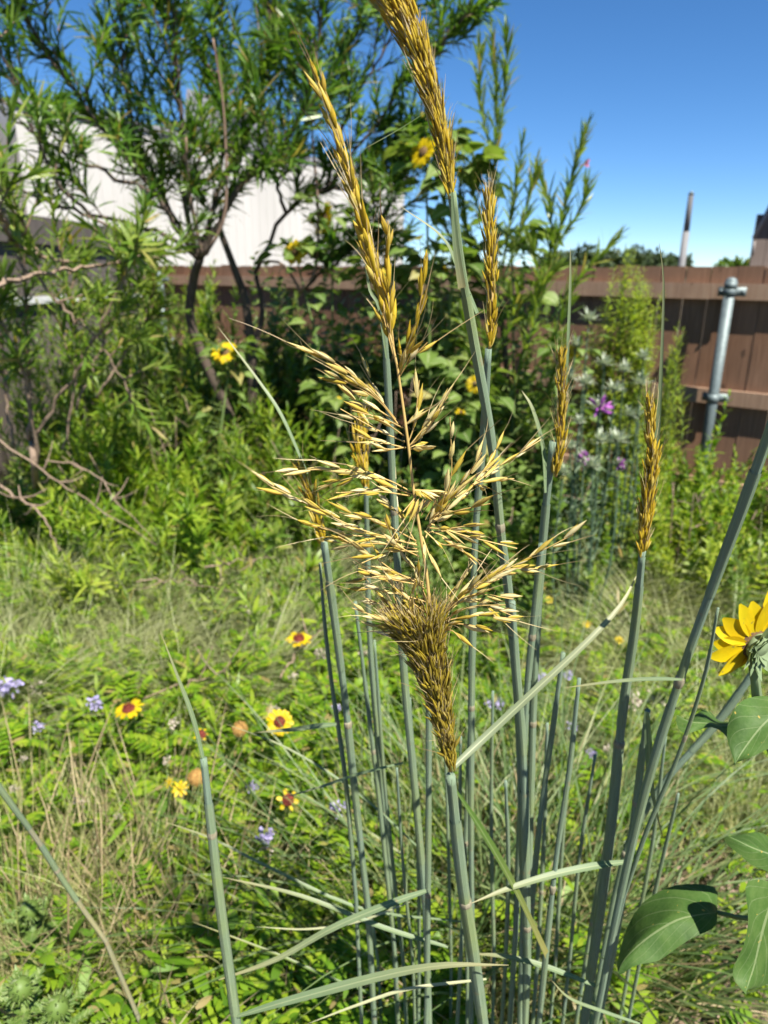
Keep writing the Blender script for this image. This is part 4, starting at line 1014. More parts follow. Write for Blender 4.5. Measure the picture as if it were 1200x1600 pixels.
rosette('spiny thistle with a round green bud in the bottom left corner', 35, 1560, .42, 15, .10, .02)
rosette('spiny thistle with long pale leaves at the bottom edge on the left', 92, 1590, .40, 13, .09, .018)
bp, h = at_z(5, 1400, .0), .42
clump('needle_plant', 'dark needle leaved plant in shade at the left edge', 'plant', None, at_z(-40, 1440, .0), .45, .12, 12, 70, .035, .0035, 'fartree', 1.2, .8, .2)
bp = at_z(438, 990, 0)
clump('strap_leaf_plant', 'dark green strap leaved rosette beside the upper yellow flower', 'plant', None, at_z(432, 1010, 0), .30, .16, 9, 16, .15, .014, 'golden', .7, .4, .7)

# ------------------------------------------------------------------ golden grass stalks
GST = 'golden seed grass stalks in the foreground clump'
def spikes_along(ms, ma, p, width, n, L, W, ang0=.25, awn=.02):
    """spikelets laid close along a path; width is the half width profile at which they sit"""
    T, U, B = frames(p); k = len(p); f = np.sort(rnd(0, 1, n)); fi = f * (k - 1)
    ip = lambda a: np.stack([np.interp(fi, np.arange(k), a[:, i]) for i in range(3)], 1)
    w = np.interp(f, np.linspace(0, 1, len(width)), width)
    a = rnd(0, 6.28, n); R = unit(ip(U)) * np.cos(a)[:, None] + unit(ip(B)) * np.sin(a)[:, None]
    P = ip(p) + R * (w * rnd(.2, 1, n))[:, None]
    D = unit(unit(ip(T)) + R * (ang0 * rnd(.3, 1.4, n))[:, None] + rng.normal(size=(n, 3)) * .08)
    LL = L * rnd(.75, 1.15, n)
    spindles(ms, P, D, LL, W * rnd(.8, 1.2, n))
    q = rng.uniform(size=n) < .6
    strips(ma, (P + D * LL[:, None])[q], unit(D + rng.normal(size=(n, 3)) * .12)[q], rng.normal(size=(q.sum(), 3)), awn * rnd(.5, 1.3, q.sum()), .0007, rnd(-.6, .6, q.sum()), (1, .8, .6, .2))
def stalk(label, pts, Y0, Y1, w_top, w_bot, plume=None, base=None, tan=False, nodes=()):
    """pts: pixels from the top of the bare stem down; the stem runs on below the frame to its base in the clump"""
    p = path_px(pts, Y0, Y1, 28)
    if base is None:
        d = p[-1] - p[-4]; d = d / max(1e-6, -d[2]); e = p[-1] + d * p[-1][2] * .5; base = (e[0], max(.45, e[1]), 0)
    base = np.array([base[0], base[1], 0.0])
    full = np.vstack([p, smooth([p[-1], p[-1] * .5 + base * .5 + (p[-1] - p[-5]) * .3, base], 8)[1:]])
    t = thing('golden_grass_stalk', label, 'grass stalk', base, GST)
    dep = (full - CAM) @ FW
    w_bot *= .82; w_top *= .9
    sc = (dep[0] + dep[26]) / 2
    r = np.interp(np.arange(len(full)), [0, 27, len(full) - 1], [w_top * dep[0] / F / 2, w_bot * dep[27] / F / 2, w_bot * dep[27] / F / 2])
    b = MB(); tube(b, full, r, 9); b.build('stem', M['stem_tan' if tan else 'stem'], t)
    ls = rnd(.25, .5); nn = len(full)
    for k0 in (rnd(.12, .25), rnd(.5, .6)):
        i0 = int(k0 * 27); i1 = min(26, i0 + int(ls * 27)); seg = full[i0:i1 + 1]
        if len(seg) < 4: continue
        b = MB(); rr = r[i0:i1 + 1] * np.linspace(1.22, 1.10, len(seg)); rr[0] *= .97
        tube(b, seg, rr, 9, False); b.build('leaf_sheath', M['sheath'], t)
    if not nodes and w_bot > 6:
        jn = int(rnd(9, 24)); q_ = to_px(full[jn]); nodes = [(q_[0], q_[1])]
    for (nx, ny) in nodes:
        px, py, _ = to_px(full); j = int(np.argmin((px - nx) ** 2 + (py - ny) ** 2)); j = min(max(j, 1), len(full) - 2)
        dd = unit(full[j + 1] - full[j - 1]); c = full[j]
        b = MB(); tube(b, [c - dd * .006, c - dd * .003, c, c + dd * .003, c + dd * .006], [r[j] * 1.02, r[j] * 1.2, r[j] * 1.28, r[j] * 1.18, r[j] * 1.02], 10); b.build('node', M['node'], t)
    if plume:
        ppts, Yp, wid, n, Ls, Ws = plume
        pp = path_px(ppts, Yp, Yp, 24)
        ms, ma = MB(), MB(); dpl = np.mean((pp - CAM) @ FW)
        spikes_along(ms, ma, pp, np.array(wid) * dpl / F, n, Ls * dpl / F, Ws * dpl / F, .22, .03 * dpl)
        pl = ms.build('seed_plume', M['plume_gold'], t); ma.build('awns', M['awn'], pl)
        b = MB(); tube(b, pp, [.0016, .0007], 6); b.build('rachis', M['rachis'], pl)
    return t
def blade_px(parent, pts, Y0, Y1, wpx, mat='blade', face=(0, -.5, .85), prof=(.55, .9, 1, .95, .8, .55, .04), name='leaf_blade', n=16, keel=.35):
    p = path_px(pts, Y0, Y1, n); T = unit(np.gradient(p, axis=0)); dep = (p - CAM) @ FW
    N = np.broadcast_to(np.array(face, float), p.shape); S = unit(np.cross(T, N)); N = np.cross(S, T)
    w = np.interp(np.linspace(0, 1, n), np.linspace(0, 1, len(prof)), prof) * wpx * dep / F / 2
    V = np.stack([p - S * w[:, None] + N * (w * keel)[:, None], p, p + S * w[:, None] + N * (w * keel)[:, None]], 1)
    uv = np.stack(np.broadcast_arrays(np.array([0, .5, 1])[None], np.linspace(0, 1, n)[:, None]), -1)
    idx = np.arange(n * 3).reshape(n, 3)
    f = np.stack([idx[:-1, :-1], idx[:-1, 1:], idx[1:, 1:], idx[1:, :-1]], -1).reshape(-1, 4)
    b = MB(); b.add(V, uv, [f]); return b.build(name, M[mat], parent)

YM = .50
main = stalk('main stalk with the big open golden seed head spread wide in the centre', [(704, 1212), (712, 1290), (724, 1390), (738, 1480), (755, 1600)], YM, YM + .06, 17, 21)
blade_px(main, [(709, 1198), (760, 1150), (840, 1075), (920, 1000), (970, 945), (996, 897)], YM, YM + .10, 12.5, 'blade_flag', (-.2, -.8, .55), (.75, 1, .95, .85, .7, .45, .04))
blade_px(main, [(712, 1235), (760, 1310), (805, 1390), (853, 1492)], YM + .04, YM + .08, 14, 'blade_green', (.6, -.5, .4), (.3, .8, 1, .95, .8, .9))
# the open panicle
axis_px = [(704, 1205), (692, 1120), (677, 1010), (668, 910), (657, 835), (646, 765), (638, 695), (624, 595), (618, 560), (604, 500), (590, 430), (565, 330), (540, 245), (515, 165), (497, 122)]
axp = path_px(axis_px, YM, YM - .01, 90)
head = MB(); tube(head, axp[:72], [.0015, .0012, .0009, .0006], 7)
ms, md, ma = MB(), MB(), MB()
PXM = .5 / F                                     # about one photo pixel at the seed head
def branch(pts, n=None, dY=0.0, L=42, W=7.6, bare=.25, off=3.2, tgt=None):
    """thin branch from the axis to its tip, spikelets overlapping along its outer part"""
    k = len(pts); p = smooth([at_y(x, y, YM + dY * (i / max(1, k - 1))) for i, (x, y) in enumerate(pts)], 20)
    ln = np.sum(np.hypot(*np.diff(np.array(pts, float), axis=0).T))
    if n is None: n = max(2, int(ln * (1 - bare) / 17))
    tube(head, p, [.0006, .0004], 4, False)
    T, U, B = frames(p)
    f = bare + (1 - bare) * (np.arange(n) / n) + rnd(-.02, .02, n); fi = np.clip(f, 0, 1) * 19
    ip = lambda a: np.stack([np.interp(fi, np.arange(20), a[:, i]) for i in range(3)], 1)
    a = np.arange(n) * 2.6 + rnd(-.6, .6, n); R = unit(ip(U)) * np.cos(a)[:, None] + unit(ip(B)) * np.sin(a)[:, None]
    P = ip(p) + R * off * PXM * rnd(.3, 1.2, (n, 1)); D = unit(unit(ip(T)) + R * rnd(.0, .35, (n, 1)) + rng.normal(size=(n, 3)) * .07)
    LL = L * PXM * rnd(.6, 1.15, n); W = W * rnd(.8, 1.1)
    tgt = tgt or ms
    spindles(tgt, P, D, LL, W * PXM * rnd(.8, 1.2, n), (.25, .75, 1, .85, .5, .08), 6)
    # a paler second glume lying on each
    spindles(tgt, P + R * 1.2 * PXM, unit(D + R * .10), LL * .7, W * PXM * .5, (.3, 1, .9, .1), 4)
    hN = n * 3; hi = rng.integers(0, n, hN)
    strips(ma, P[hi] + D[hi] * (LL[hi] * rnd(0, .9, hN))[:, None], unit(D[hi] + rng.normal(size=(hN, 3)) * .55), rng.normal(size=(hN, 3)), rnd(6, 16, hN) * PXM, .00022, rnd(-.4, .4, hN), (1, .6, .1))
    q = rng.uniform(size=n) < .85
    strips(ma, (P + D * LL[:, None])[q], unit(D + rng.normal(size=(n, 3)) * .16)[q], rng.normal(size=(q.sum(), 3)), rnd(30, 85, q.sum()) * PXM, .0007, rnd(-.7, .7, q.sum()), (1, .9, .7, .5, .15))
BR = [  # left upper
    ([(618, 655), (580, 610), (530, 572), (472, 541)], -.03), ([(620, 660), (590, 625), (548, 600), (512, 584)], -.02), ([(622, 662), (590, 640), (560, 628), (545, 622)], .0), ([(612, 652), (590, 615), (563, 570)], .02),
    ([(628, 668), (600, 655), (550, 641)], -.03), ([(632, 690), (590, 672), (532, 639)], .02), ([(634, 700), (600, 692), (560, 682)], .0), ([(633, 699), (605, 702), (585, 690)], -.03), ([(630, 680), (600, 660), (575, 652)], -.04),
    # right upper
    ([(639, 698), (665, 665), (700, 620)], .0), ([(639, 698), (660, 680), (690, 640)], -.02), ([(637, 694), (648, 660), (655, 594)], .0), ([(640, 702), (668, 697)], -.02), ([(632, 665), (643, 655)], 0), ([(638, 700), (655, 690), (672, 655)], .02),
    # left middle
    ([(642, 768), (600, 748), (530, 733), (440, 738)], -.02), ([(640, 772), (570, 745), (497, 761)], .02), ([(642, 775), (590, 768), (525, 770)], -.03), ([(644, 772), (600, 760), (560, 775)], .0), ([(650, 850), (560, 826), (480, 787), (418, 757)], .0),
    ([(650, 845), (590, 815), (530, 800)], -.03), ([(652, 852), (600, 840), (540, 835), (470, 815)], -.02), ([(652, 858), (600, 850), (550, 850), (510, 845)], .03), ([(655, 870), (620, 850), (600, 810)], -.03), ([(650, 848), (620, 800), (600, 785)], .02), ([(654, 862), (610, 862), (565, 880)], -.02),
    # hanging middle bunch
    *[([(645, 765), (652 + 6 * q, 772), (630 + 7 * q, 800 + 6 * (q % 3))], -.02 + .006 * q) for q in range(8)],
    # right middle
    ([(672, 812), (700, 780), (730, 745), (753, 707)], .0), ([(672, 812), (690, 795), (705, 740), (703, 652)], .0), ([(675, 808), (705, 800), (766, 787)], -.02), ([(672, 825), (700, 826), (752, 818)], -.03), ([(672, 818), (720, 835), (808, 857)], -.02),
    ([(675, 830), (705, 845), (744, 882)], -.02), ([(676, 815), (715, 780), (750, 750), (770, 730)], .03), ([(740, 757), (762, 725), (784, 684)], .03), ([(740, 757), (770, 735), (845, 687)], .03), ([(738, 757), (765, 750), (803, 748)], .02), ([(740, 757), (760, 760)], .02),
    ([(668, 822), (690, 805), (712, 770)], .0), ([(670, 832), (720, 828), (745, 838)], .02), ([(664, 830), (690, 850), (720, 850)], -.03), ([(672, 812), (690, 790), (700, 745)], -.02), ([(660, 838), (668, 860), (676, 880)], -.02), ([(664, 842), (690, 790), (720, 765)], .03),
    # right lower
    ([(672, 985), (720, 930), (800, 885), (896, 835)], -.02), ([(672, 985), (715, 935), (770, 900)], -.03), ([(690, 958), (740, 915), (793, 890), (852, 889)], .0), ([(680, 970), (735, 930), (802, 936)], -.02), ([(678, 975), (740, 962), (812, 968)], -.02), ([(680, 978), (720, 975), (765, 983)], -.03),
    ([(682, 960), (705, 930), (733, 886)], .0), ([(688, 955), (730, 935), (800, 962)], .02), ([(685, 990), (705, 985), (720, 998)], -.03), ([(676, 985), (700, 950), (735, 922), (780, 905)], .02), ([(678, 980), (730, 950), (790, 945)], -.04),
    # left lower
    ([(662, 910), (620, 895), (580, 867), (528, 838)], -.02), ([(662, 912), (610, 900), (552, 905)], .0), ([(662, 915), (610, 905), (560, 888)], -.03), ([(665, 940), (610, 925), (553, 917)], -.02), ([(668, 980), (620, 955), (572, 935)], .0), ([(670, 1000), (620, 975), (550, 950)], -.02),
    ([(662, 905), (640, 880), (615, 840)], .02), ([(664, 920), (630, 900), (605, 890)], -.04), ([(668, 960), (630, 930), (600, 900)], -.03), ([(668, 975), (640, 940), (620, 905)], .02), ([(670, 990), (640, 950), (650, 910)], -.03), ([(668, 940), (655, 905), (660, 885)], -.02), ([(672, 1010), (630, 985), (585, 960)], -.03), ([(672, 1010), (620, 990), (570, 972)], .02),
    # top tip: two close spikes and the leaning plume
    ([(622, 590), (632, 560), (652, 500), (668, 395)], -.02, 13), ([(622, 592), (640, 565), (668, 535)], -.01), ([(622, 590), (634, 560), (650, 528)], -.03), ([(618, 566), (612, 510), (605, 430), (606, 345)], .0), ([(618, 566), (610, 520), (608, 480), (601, 440)], -.02),
    ([(616, 560), (600, 500), (583, 420), (562, 340), (548, 285)], -.01, 17), ([(605, 510), (578, 400), (545, 270), (520, 185), (494, 120)], .0, 24), ([(600, 490), (568, 380), (552, 300), (534, 245)], .01, 15), ([(608, 520), (590, 450), (577, 390), (572, 340)], -.02, 9)]
mt = MB()
for it in BR:
    top_ = min(y for x, y in it[0]) < 470
    branch(it[0], it[2] if len(it) > 2 else None, it[1], bare=.30 if len(it) < 3 else .08, off=2.4 if top_ else 3.2, W=8.8 if top_ else 8.0, tgt=mt if top_ else ms)
# dense wrapped base of the head
dense_axis = path_px([(706, 1205), (697, 1150), (682, 1080), (662, 1010), (645, 965)], YM - .003, YM - .012, 30)
n = 1600; f = rnd(0, 1, n) ** .75; k = 30
ctr = np.stack([np.interp(f * 29, np.arange(k), dense_axis[:, i]) for i in range(3)], 1)
hw = np.interp(f, [0, .15, .4, .65, .85, 1], [6, 11, 19, 29, 40, 50]) * PXM
a = rnd(0, 6.28, n); X = RT; Z = unit(np.cross(RT, axp[5] - axp[0]))
off = (np.cos(a)[:, None] * X + np.sin(a)[:, None] * Z * .7) * (hw * rnd(.3, 1, n) ** .5)[:, None]
T0 = unit(np.gradient(dense_axis, axis=0))[np.minimum((f * 29).astype(int), 29)]
D = unit(T0 + off / .045 * (.5 + f)[:, None] + rng.normal(size=(n, 3)) * .17)
LL = rnd(20, 40, n) * PXM
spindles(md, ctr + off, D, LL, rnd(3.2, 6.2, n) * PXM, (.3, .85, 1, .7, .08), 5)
q = f > .1
strips(ma, (ctr + off + D * LL[:, None])[q], unit(D + rng.normal(size=(n, 3)) * .2)[q], rng.normal(size=(q.sum(), 3)), rnd(20, 50, q.sum()) * PXM, .0005, rnd(-.5, .5, q.sum()), (1, .8, .5, .15))
hd = ms.build('seed_head', M['spikelet'], main)
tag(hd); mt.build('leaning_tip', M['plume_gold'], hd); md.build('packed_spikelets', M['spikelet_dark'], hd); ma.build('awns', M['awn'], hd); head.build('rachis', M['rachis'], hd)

# the other stalks
s = stalk('tall stalk whose dense golden plume leans out of the top of the picture', [(706, 300), (718, 400), (738, 520), (768, 690), (783, 838), (797, 950), (812, 1150), (818, 1420)], .50, .64, 15, 13,
          ([(705, 310), (690, 210), (668, 130), (645, 60), (615, 5), (585, -60)], .50, [5, 11, 16, 20, 26, 32], 900, 26, 4.4), nodes=[(783, 838)])
blade_px(s, [(706, 300), (712, 380), (722, 450)], .497, .5, 14, 'stem' if False else 'blade', (-.2, -.9, .2), (.2, .7, .9))
blade_px(s, [(672, 172), (620, 205), (560, 238)], .56, .6, 6, 'blade', (0, -.5, .8))
blade_px(s, [(745, 490), (715, 420), (690, 370), (625, 322)], .55, .56, 11, 'blade', (.5, -.7, .3), (.7, .8, .6, .4, .05))
s = stalk('slimmer stalk with a loose golden plume rising behind the leaning stem', [(763, 545), (758, 640), (752, 720), (742, 850), (737, 1050), (736, 1300), (738, 1480)], .62, .72, 12, 10,
          ([(765, 545), (769, 470), (766, 390), (764, 310)], .62, [4, 8, 8, 5], 170, 24, 4.5), nodes=[(737, 1085)])
s = stalk('straight pale stalk standing behind the left half of the open seed head', [(598, 480), (606, 600), (612, 720), (622, 900), (632, 1060), (650, 1250), (665, 1420)], .62, .7, 10, 13)
blade_px(s, [(604, 560), (592, 480), (575, 440), (566, 300)], .62, .63, 5, 'blade', (0, -.9, .2))
s = stalk('paired stalk with a short golden plume at its shoulder, right of the seed head', [(864, 690), (852, 800), (842, 930), (833, 1100), (826, 1400)], .62, .7, 13, 12,
          ([(868, 745), (876, 690), (877, 640), (878, 560)], .62, [5, 7, 6, 3], 170, 22, 4))
blade_px(s, [(852, 770), (848, 700), (832, 640), (815, 610)], .62, .64, 8, 'blade', (.4, -.8, .3))
blade_px(s, [(884, 620), (888, 520), (891, 440), (891, 385)], .62, .62, 5, 'blade', (0, -.9, .1))
s = stalk('plain stalk pressed against the stalk with the short plume', [(846, 850), (836, 950), (822, 1100), (812, 1300), (806, 1450)], .64, .7, 11, 11)
s = stalk('bright stalk beside a dark twin right below the seed head', [(800, 940), (806, 1040), (818, 1190), (822, 1400), (824, 1500)], .58, .64, 12, 15)
s = stalk('stalk with a compact upright golden plume on the right', [(1004, 860), (992, 980), (972, 1120), (950, 1330), (918, 1560)], .58, .68, 12, 17,
          ([(1003, 870), (1010, 800), (1018, 720), (1016, 635)], .58, [5, 9, 9, 2], 300, 23, 4.5), nodes=[(966, 1160)])
blade_px(s, [(1005, 870), (1018, 790), (1027, 690), (1034, 560), (1037, 440), (1030, 380)], .58, .6, 10, 'blade', (-.5, -.8, .1), (.8, 1, .8, .5, .3, .05))
s = stalk('thick blurred stalk slanting from the right edge down to the clump', [(1215, 640), (1165, 780), (1120, 900), (1068, 1045), (1010, 1230), (965, 1420), (930, 1600)], .46, .60, 19, 12, nodes=[(1066, 1062)])
blade_px(s, [(1066, 1062), (1020, 1061), (960, 1065), (880, 1075)], .5, .52, 7, 'blade', (0, -.5, .8))
s = stalk('lone stalk on the left ending in a dark twisted leaf tip', [(318, 1185), (330, 1290), (345, 1420), (370, 1602)], .55, .55, 12, 18)
blade_px(s, [(318, 1190), (300, 1120), (278, 1060), (250, 985)], .55, .57, 9, 'blade', (.8, -.5, .2), (.7, 1, .9, .5, .05))
blade_px(s, [(371, 1588), (430, 1570), (520, 1545), (620, 1520), (700, 1508), (795, 1508)], .545, .52, 14, 'blade', (.1, -.45, .9), (.35, .75, 1, .9, .6, .05))
s = stalk('stalk with a small golden plume left of the seed head', [(506, 845), (522, 960), (540, 1100), (556, 1250), (575, 1420)], .66, .74, 13, 12, ([(506, 850), (495, 810), (482, 765), (470, 735)], .66, [5, 8, 7, 3], 60, 26, 6))
blade_px(s, [(480, 740), (440, 650), (400, 590), (340, 510)], .7, .74, 6, 'blade', (.5, -.7, .4))
s = stalk('thin far stalk with a pale golden plume behind the seed head', [(572, 760), (574, 850), (578, 1000), (592, 1180), (610, 1360)], .8, .86, 8, 9, ([(572, 770), (568, 730), (563, 690), (566, 650)], .8, [4, 12, 12, 4], 70, 20, 5))
s = stalk('thin grey stalk carrying one short side blade low on the left of the clump', [(500, 880), (508, 980), (520, 1080), (540, 1220), (556, 1400)], .68, .74, 5, 8, nodes=[(526, 1132)])
blade_px(s, [(526, 1132), (495, 1135), (460, 1140), (395, 1145)], .69, .7, 9, 'blade', (0, -.5, .9))
s = stalk('straight vertical stalk hidden at its top by the packed seed base', [(668, 1000), (670, 1150), (669, 1350), (667, 1560)], .62, .66, 9, 10, nodes=[(667, 1392)])
blade_px(s, [(666, 1392), (610, 1412), (520, 1450), (430, 1500), (330, 1535)], .62, .6, 11, 'blade', (0, -.5, .9))
s = stalk('stalk pair on the right topped by one short broken leaf', [(1012, 1110), (1002, 1190), (984, 1330), (960, 1470), (940, 1570)], .6, .66, 10, 13)
blade_px(s, [(1011, 1112), (1014, 1160), (1016, 1210), (1024, 1260), (1036, 1310)], .595, .6, 12, 'blade', (-.6, -.7, .2), (.7, 1, .9, .4, .1))
blade_px(s, [(985, 1346), (930, 1353), (860, 1368), (790, 1390), (735, 1412)], .6, .55, 11, 'blade', (0, -.5, .9), (.5, 1, 1, .7, .05), name='leaf_blade')
s = stalk('dark slim stalk leaning right between the seed head and the plumed stalks', [(880, 1020), (862, 1150), (845, 1270), (832, 1400), (825, 1500)], .62, .68, 8, 10)
s = stalk('dark thin stalk crossing low in front of the right stalks', [(905, 1060), (890, 1200), (868, 1350), (850, 1520), (842, 1600)], .56, .6, 7, 11)
s = stalk('dim slanting stalk far right behind the sunflower leaf', [(1185, 1040), (1120, 1130), (1040, 1220), (985, 1310), (960, 1400)], .8, .85, 13, 10)
s = stalk('dark slim stalk slanting in front of the sunflower petals', [(1122, 950), (1100, 1060), (1060, 1180), (1010, 1300), (975, 1400)], .5, .58, 5, 8)
s = stalk('stalk between the bright twin stalks and the long dark leaning one', [(742, 900), (740, 1000), (734, 1150), (728, 1300), (722, 1450)], .7, .74, 8, 8)
s = stalk('pale slanted stalk entering from the left edge and yellowing downward', [(-30, 1190), (20, 1260), (60, 1315), (105, 1385), (165, 1470)], .75, .85, 9, 9, tan=True)
s = stalk('thin stalk low in the middle with wilted narrow leaves', [(555, 940), (572, 1080), (590, 1230), (606, 1380), (618, 1500)], .74, .8, 6, 8)

# thin bare stalks among them
for px0, py0, px1, Yq, w_ in [(585, 1000, 630, .8, 7), (640, 1090, 655, .78, 7), (690, 1020, 705, .85, 6), (720, 1150, 730, .7, 7), (770, 1080, 772, .8, 7), (855, 1130, 840, .75, 8), (900, 1090, 868, .8, 7), (930, 1180, 890, .72, 7), (965, 1230, 915, .75, 8), (1040, 1150, 985, .8, 7), (620, 1200, 645, .66, 6), (790, 1220, 790, .66, 8), (1060, 1240, 1000, .7, 7), (545, 1120, 590, .85, 6)]:
    mx = (px0 + px1) / 2 + rnd(-6, 6)
    o = stalk('thin bare stalk among the feet of the golden seed stalks', [(px0, py0), (mx, (py0 + 1500) / 2), (px1, 1500)], Yq, Yq + .05, w_ * .7, w_)
    o['group'] = 'thin bare stalks in the clump'
# leaf clumps at the foot
GC = 'grey green leaf clumps at the foot of the stalks'
def leaf_clump(label, px, py, z, n, L, W, aim=(0, 0), spread=1.0, mat='clump', r=.09):
    c = at_z(px, py, z); bs = np.array([c[0], c[1], 0]); n = int(n * 2.8); L = L * 1.35; W = W * .6; spread = spread * .7; t = thing('grass_clump', label, 'grass clump', bs, GC)
    b = MB(); a = rnd(0, 6.28, n); P = bs + np.stack([np.cos(a), np.sin(a), 0 * a], 1) * r * rnd(0, 1, (n, 1))
    D = np.stack([np.cos(a) * spread * rnd(.1, .8, n) + aim[0], np.sin(a) * spread * rnd(.1, .8, n) + aim[1], np.full(n, 1.0)], 1)
    strips(b, P, D, np.array([0, 0, 1.]) + rng.normal(size=(n, 3)) * .25, L * rnd(.5, 1.1, n), W * rnd(.6, 1.1, n), rnd(.4, 1.7, n), (.6, .9, 1, 1, .9, .75, .55, .3, .04), .3, rnd(-1.2, 1.2, n))
    b.build('blades', M[mat], t)
    b = MB(); k = int(n * .6); a = rnd(0, 6.28, k); P = bs + np.stack([np.cos(a), np.sin(a), 0 * a], 1) * r * 1.2 * rnd(0, 1, (k, 1))
    D = np.stack([np.cos(a) * rnd(.1, .9, k), np.sin(a) * rnd(.1, .9, k), np.full(k, .8)], 1)
    strips(b, P, D, np.array([0, 0, 1.]) + rng.normal(size=(k, 3)) * .3, L * rnd(.3, .7, k), W * rnd(.3, .7, k), rnd(.3, 2.0, k), (.8, 1, 1, .8, .5, .05), .2, rnd(-2, 2, k))
    b.build('dry_blades', M['straw'], t); return t
leaf_clump('leaf clump under the middle of the stalks', 740, 1560, 0, 60, .62, .009, (-.1, 0))
leaf_clump('leaf clump under the paired stalks right of the middle', 850, 1540, 0, 64, .66, .010, (.05, .1))
leaf_clump('leaf clump spraying right beneath the sunflower leaves', 970, 1580, 0, 34, .60, .010, (.25, .1))
leaf_clump('leaf clump spraying left across the green foreground', 610, 1500, 0, 46, .62, .009, (-.45, 0))
leaf_clump('leaf clump behind the straight middle stalks', 690, 1400, 0, 40, .58, .008, (0, .1))
leaf_clump('rearmost leaf clump behind the right stalks', 880, 1330, 0, 44, .56, .008, (.1, .1))
leaf_clump('small pale leaf clump low in the left foreground', 250, 1560, 0, 34, .42, .0045, (.1, 0), mat='feather')

# ------------------------------------------------------------------ loose long blades crossing low in the picture belong to the near clump
near = leaf_clump('nearest leaf clump with long blades arching across the lower left', 640, 1640, 0, 20, .5, .008, (-.2, .1))
for pts, y0, y1, w, mt_ in [([(720, 1440), (565, 1420), (420, 1355), (330, 1310), (245, 1280)], .72, .8, 9, 'blade'), ([(630, 1192), (560, 1210), (500, 1230), (440, 1247)], .7, .7, 10, 'blade'), ([(660, 1330), (560, 1240), (450, 1170), (350, 1130)], .8, .86, 8, 'blade'),
                            ([(700, 1480), (600, 1450), (470, 1400), (345, 1370)], .66, .7, 14, 'blade'), ([(600, 1560), (520, 1530), (430, 1490), (300, 1440)], .75, .8, 9, 'blade_green'), ([(930, 1540), (850, 1510), (790, 1495), (735, 1490)], .6, .62, 16, 'blade'),
                            ([(760, 1530), (640, 1545), (560, 1570), (480, 1600)], .6, .58, 9, 'blade_dry'), ([(640, 1410), (560, 1440), (480, 1452), (400, 1448)], .7, .72, 7, 'blade_dry'), ([(1000, 1600), (940, 1580), (890, 1560), (860, 1530)], .55, .55, 10, 'blade')]:
    blade_px(near, pts, y0, y1, w * .55, mt_, (0, -.3, .95))

# ------------------------------------------------------------------ foreground sunflower
def big_leaf_mat():
    mt, nt, out = new_mat('sunflower_leaf')
    u, vv, vec = luv(nt)
    d = mth(nt, 'ABSOLUTE', mth(nt, 'SUBTRACT', u, .5))
    sl = mth(nt, 'SUBTRACT', mth(nt, 'MULTIPLY', vv, 5.0), mth(nt, 'MULTIPLY', d, 5.5))
    vein = mth(nt, 'PINGPONG', sl, .5)
    vein = mth(nt, 'LESS_THAN', vein, .035); mid = mth(nt, 'LESS_THAN', d, .018)
    fv = mth(nt, 'MULTIPLY', mth(nt, 'MAXIMUM', mth(nt, 'MULTIPLY', vein, .45), mid), .75)
    n1 = noise(nt, 35, 4); n2 = noise(nt, 160, 2); n3 = noise(nt, 480, 2)
    c = ramp(nt, ((.03, .075, .012), (.048, .105, .018), (.08, .14, .032)), n1, (.3, .5, .7))
    c = mixc(nt, c, (.15, .21, .08), mth(nt, 'MULTIPLY', mth(nt, 'POWER', n3, 2.5), .4))
    c = mixc(nt, c, (.20, .25, .12), fv)
    sp_ = mth(nt, 'GREATER_THAN', n2, .72)
    c = mixc(nt, c, (.42, .30, .06), mth(nt, 'MULTIPLY', sp_, .8))
    p = nt.nodes.new('ShaderNodeBsdfPrincipled'); nt.links.new(c, p.inputs['Base Color']); p.inputs['Roughness'].default_value = .6
    p.inputs['Specular IOR Level'].default_value = .25
    nt.links.new(bump(nt, mth(nt, 'SUBTRACT', n1, mth(nt, 'MULTIPLY', fv, .8)), .5, .003), p.inputs['Normal'])
    tr = nt.nodes.new('ShaderNodeBsdfTranslucent'); nt.links.new(mixc(nt, c, (1.2, 1.3, .45), 1.0, 'MULTIPLY'), tr.inputs['Color'])
    ms_ = nt.nodes.new('ShaderNodeMixShader'); ms_.inputs[0].default_value = .25
    nt.links.new(p.outputs[0], ms_.inputs[1]); nt.links.new(tr.outputs[0], ms_.inputs[2]); nt.links.new(ms_.outputs[0], out.inputs['Surface'])
    return mt
M['bigleaf'] = big_leaf_mat()
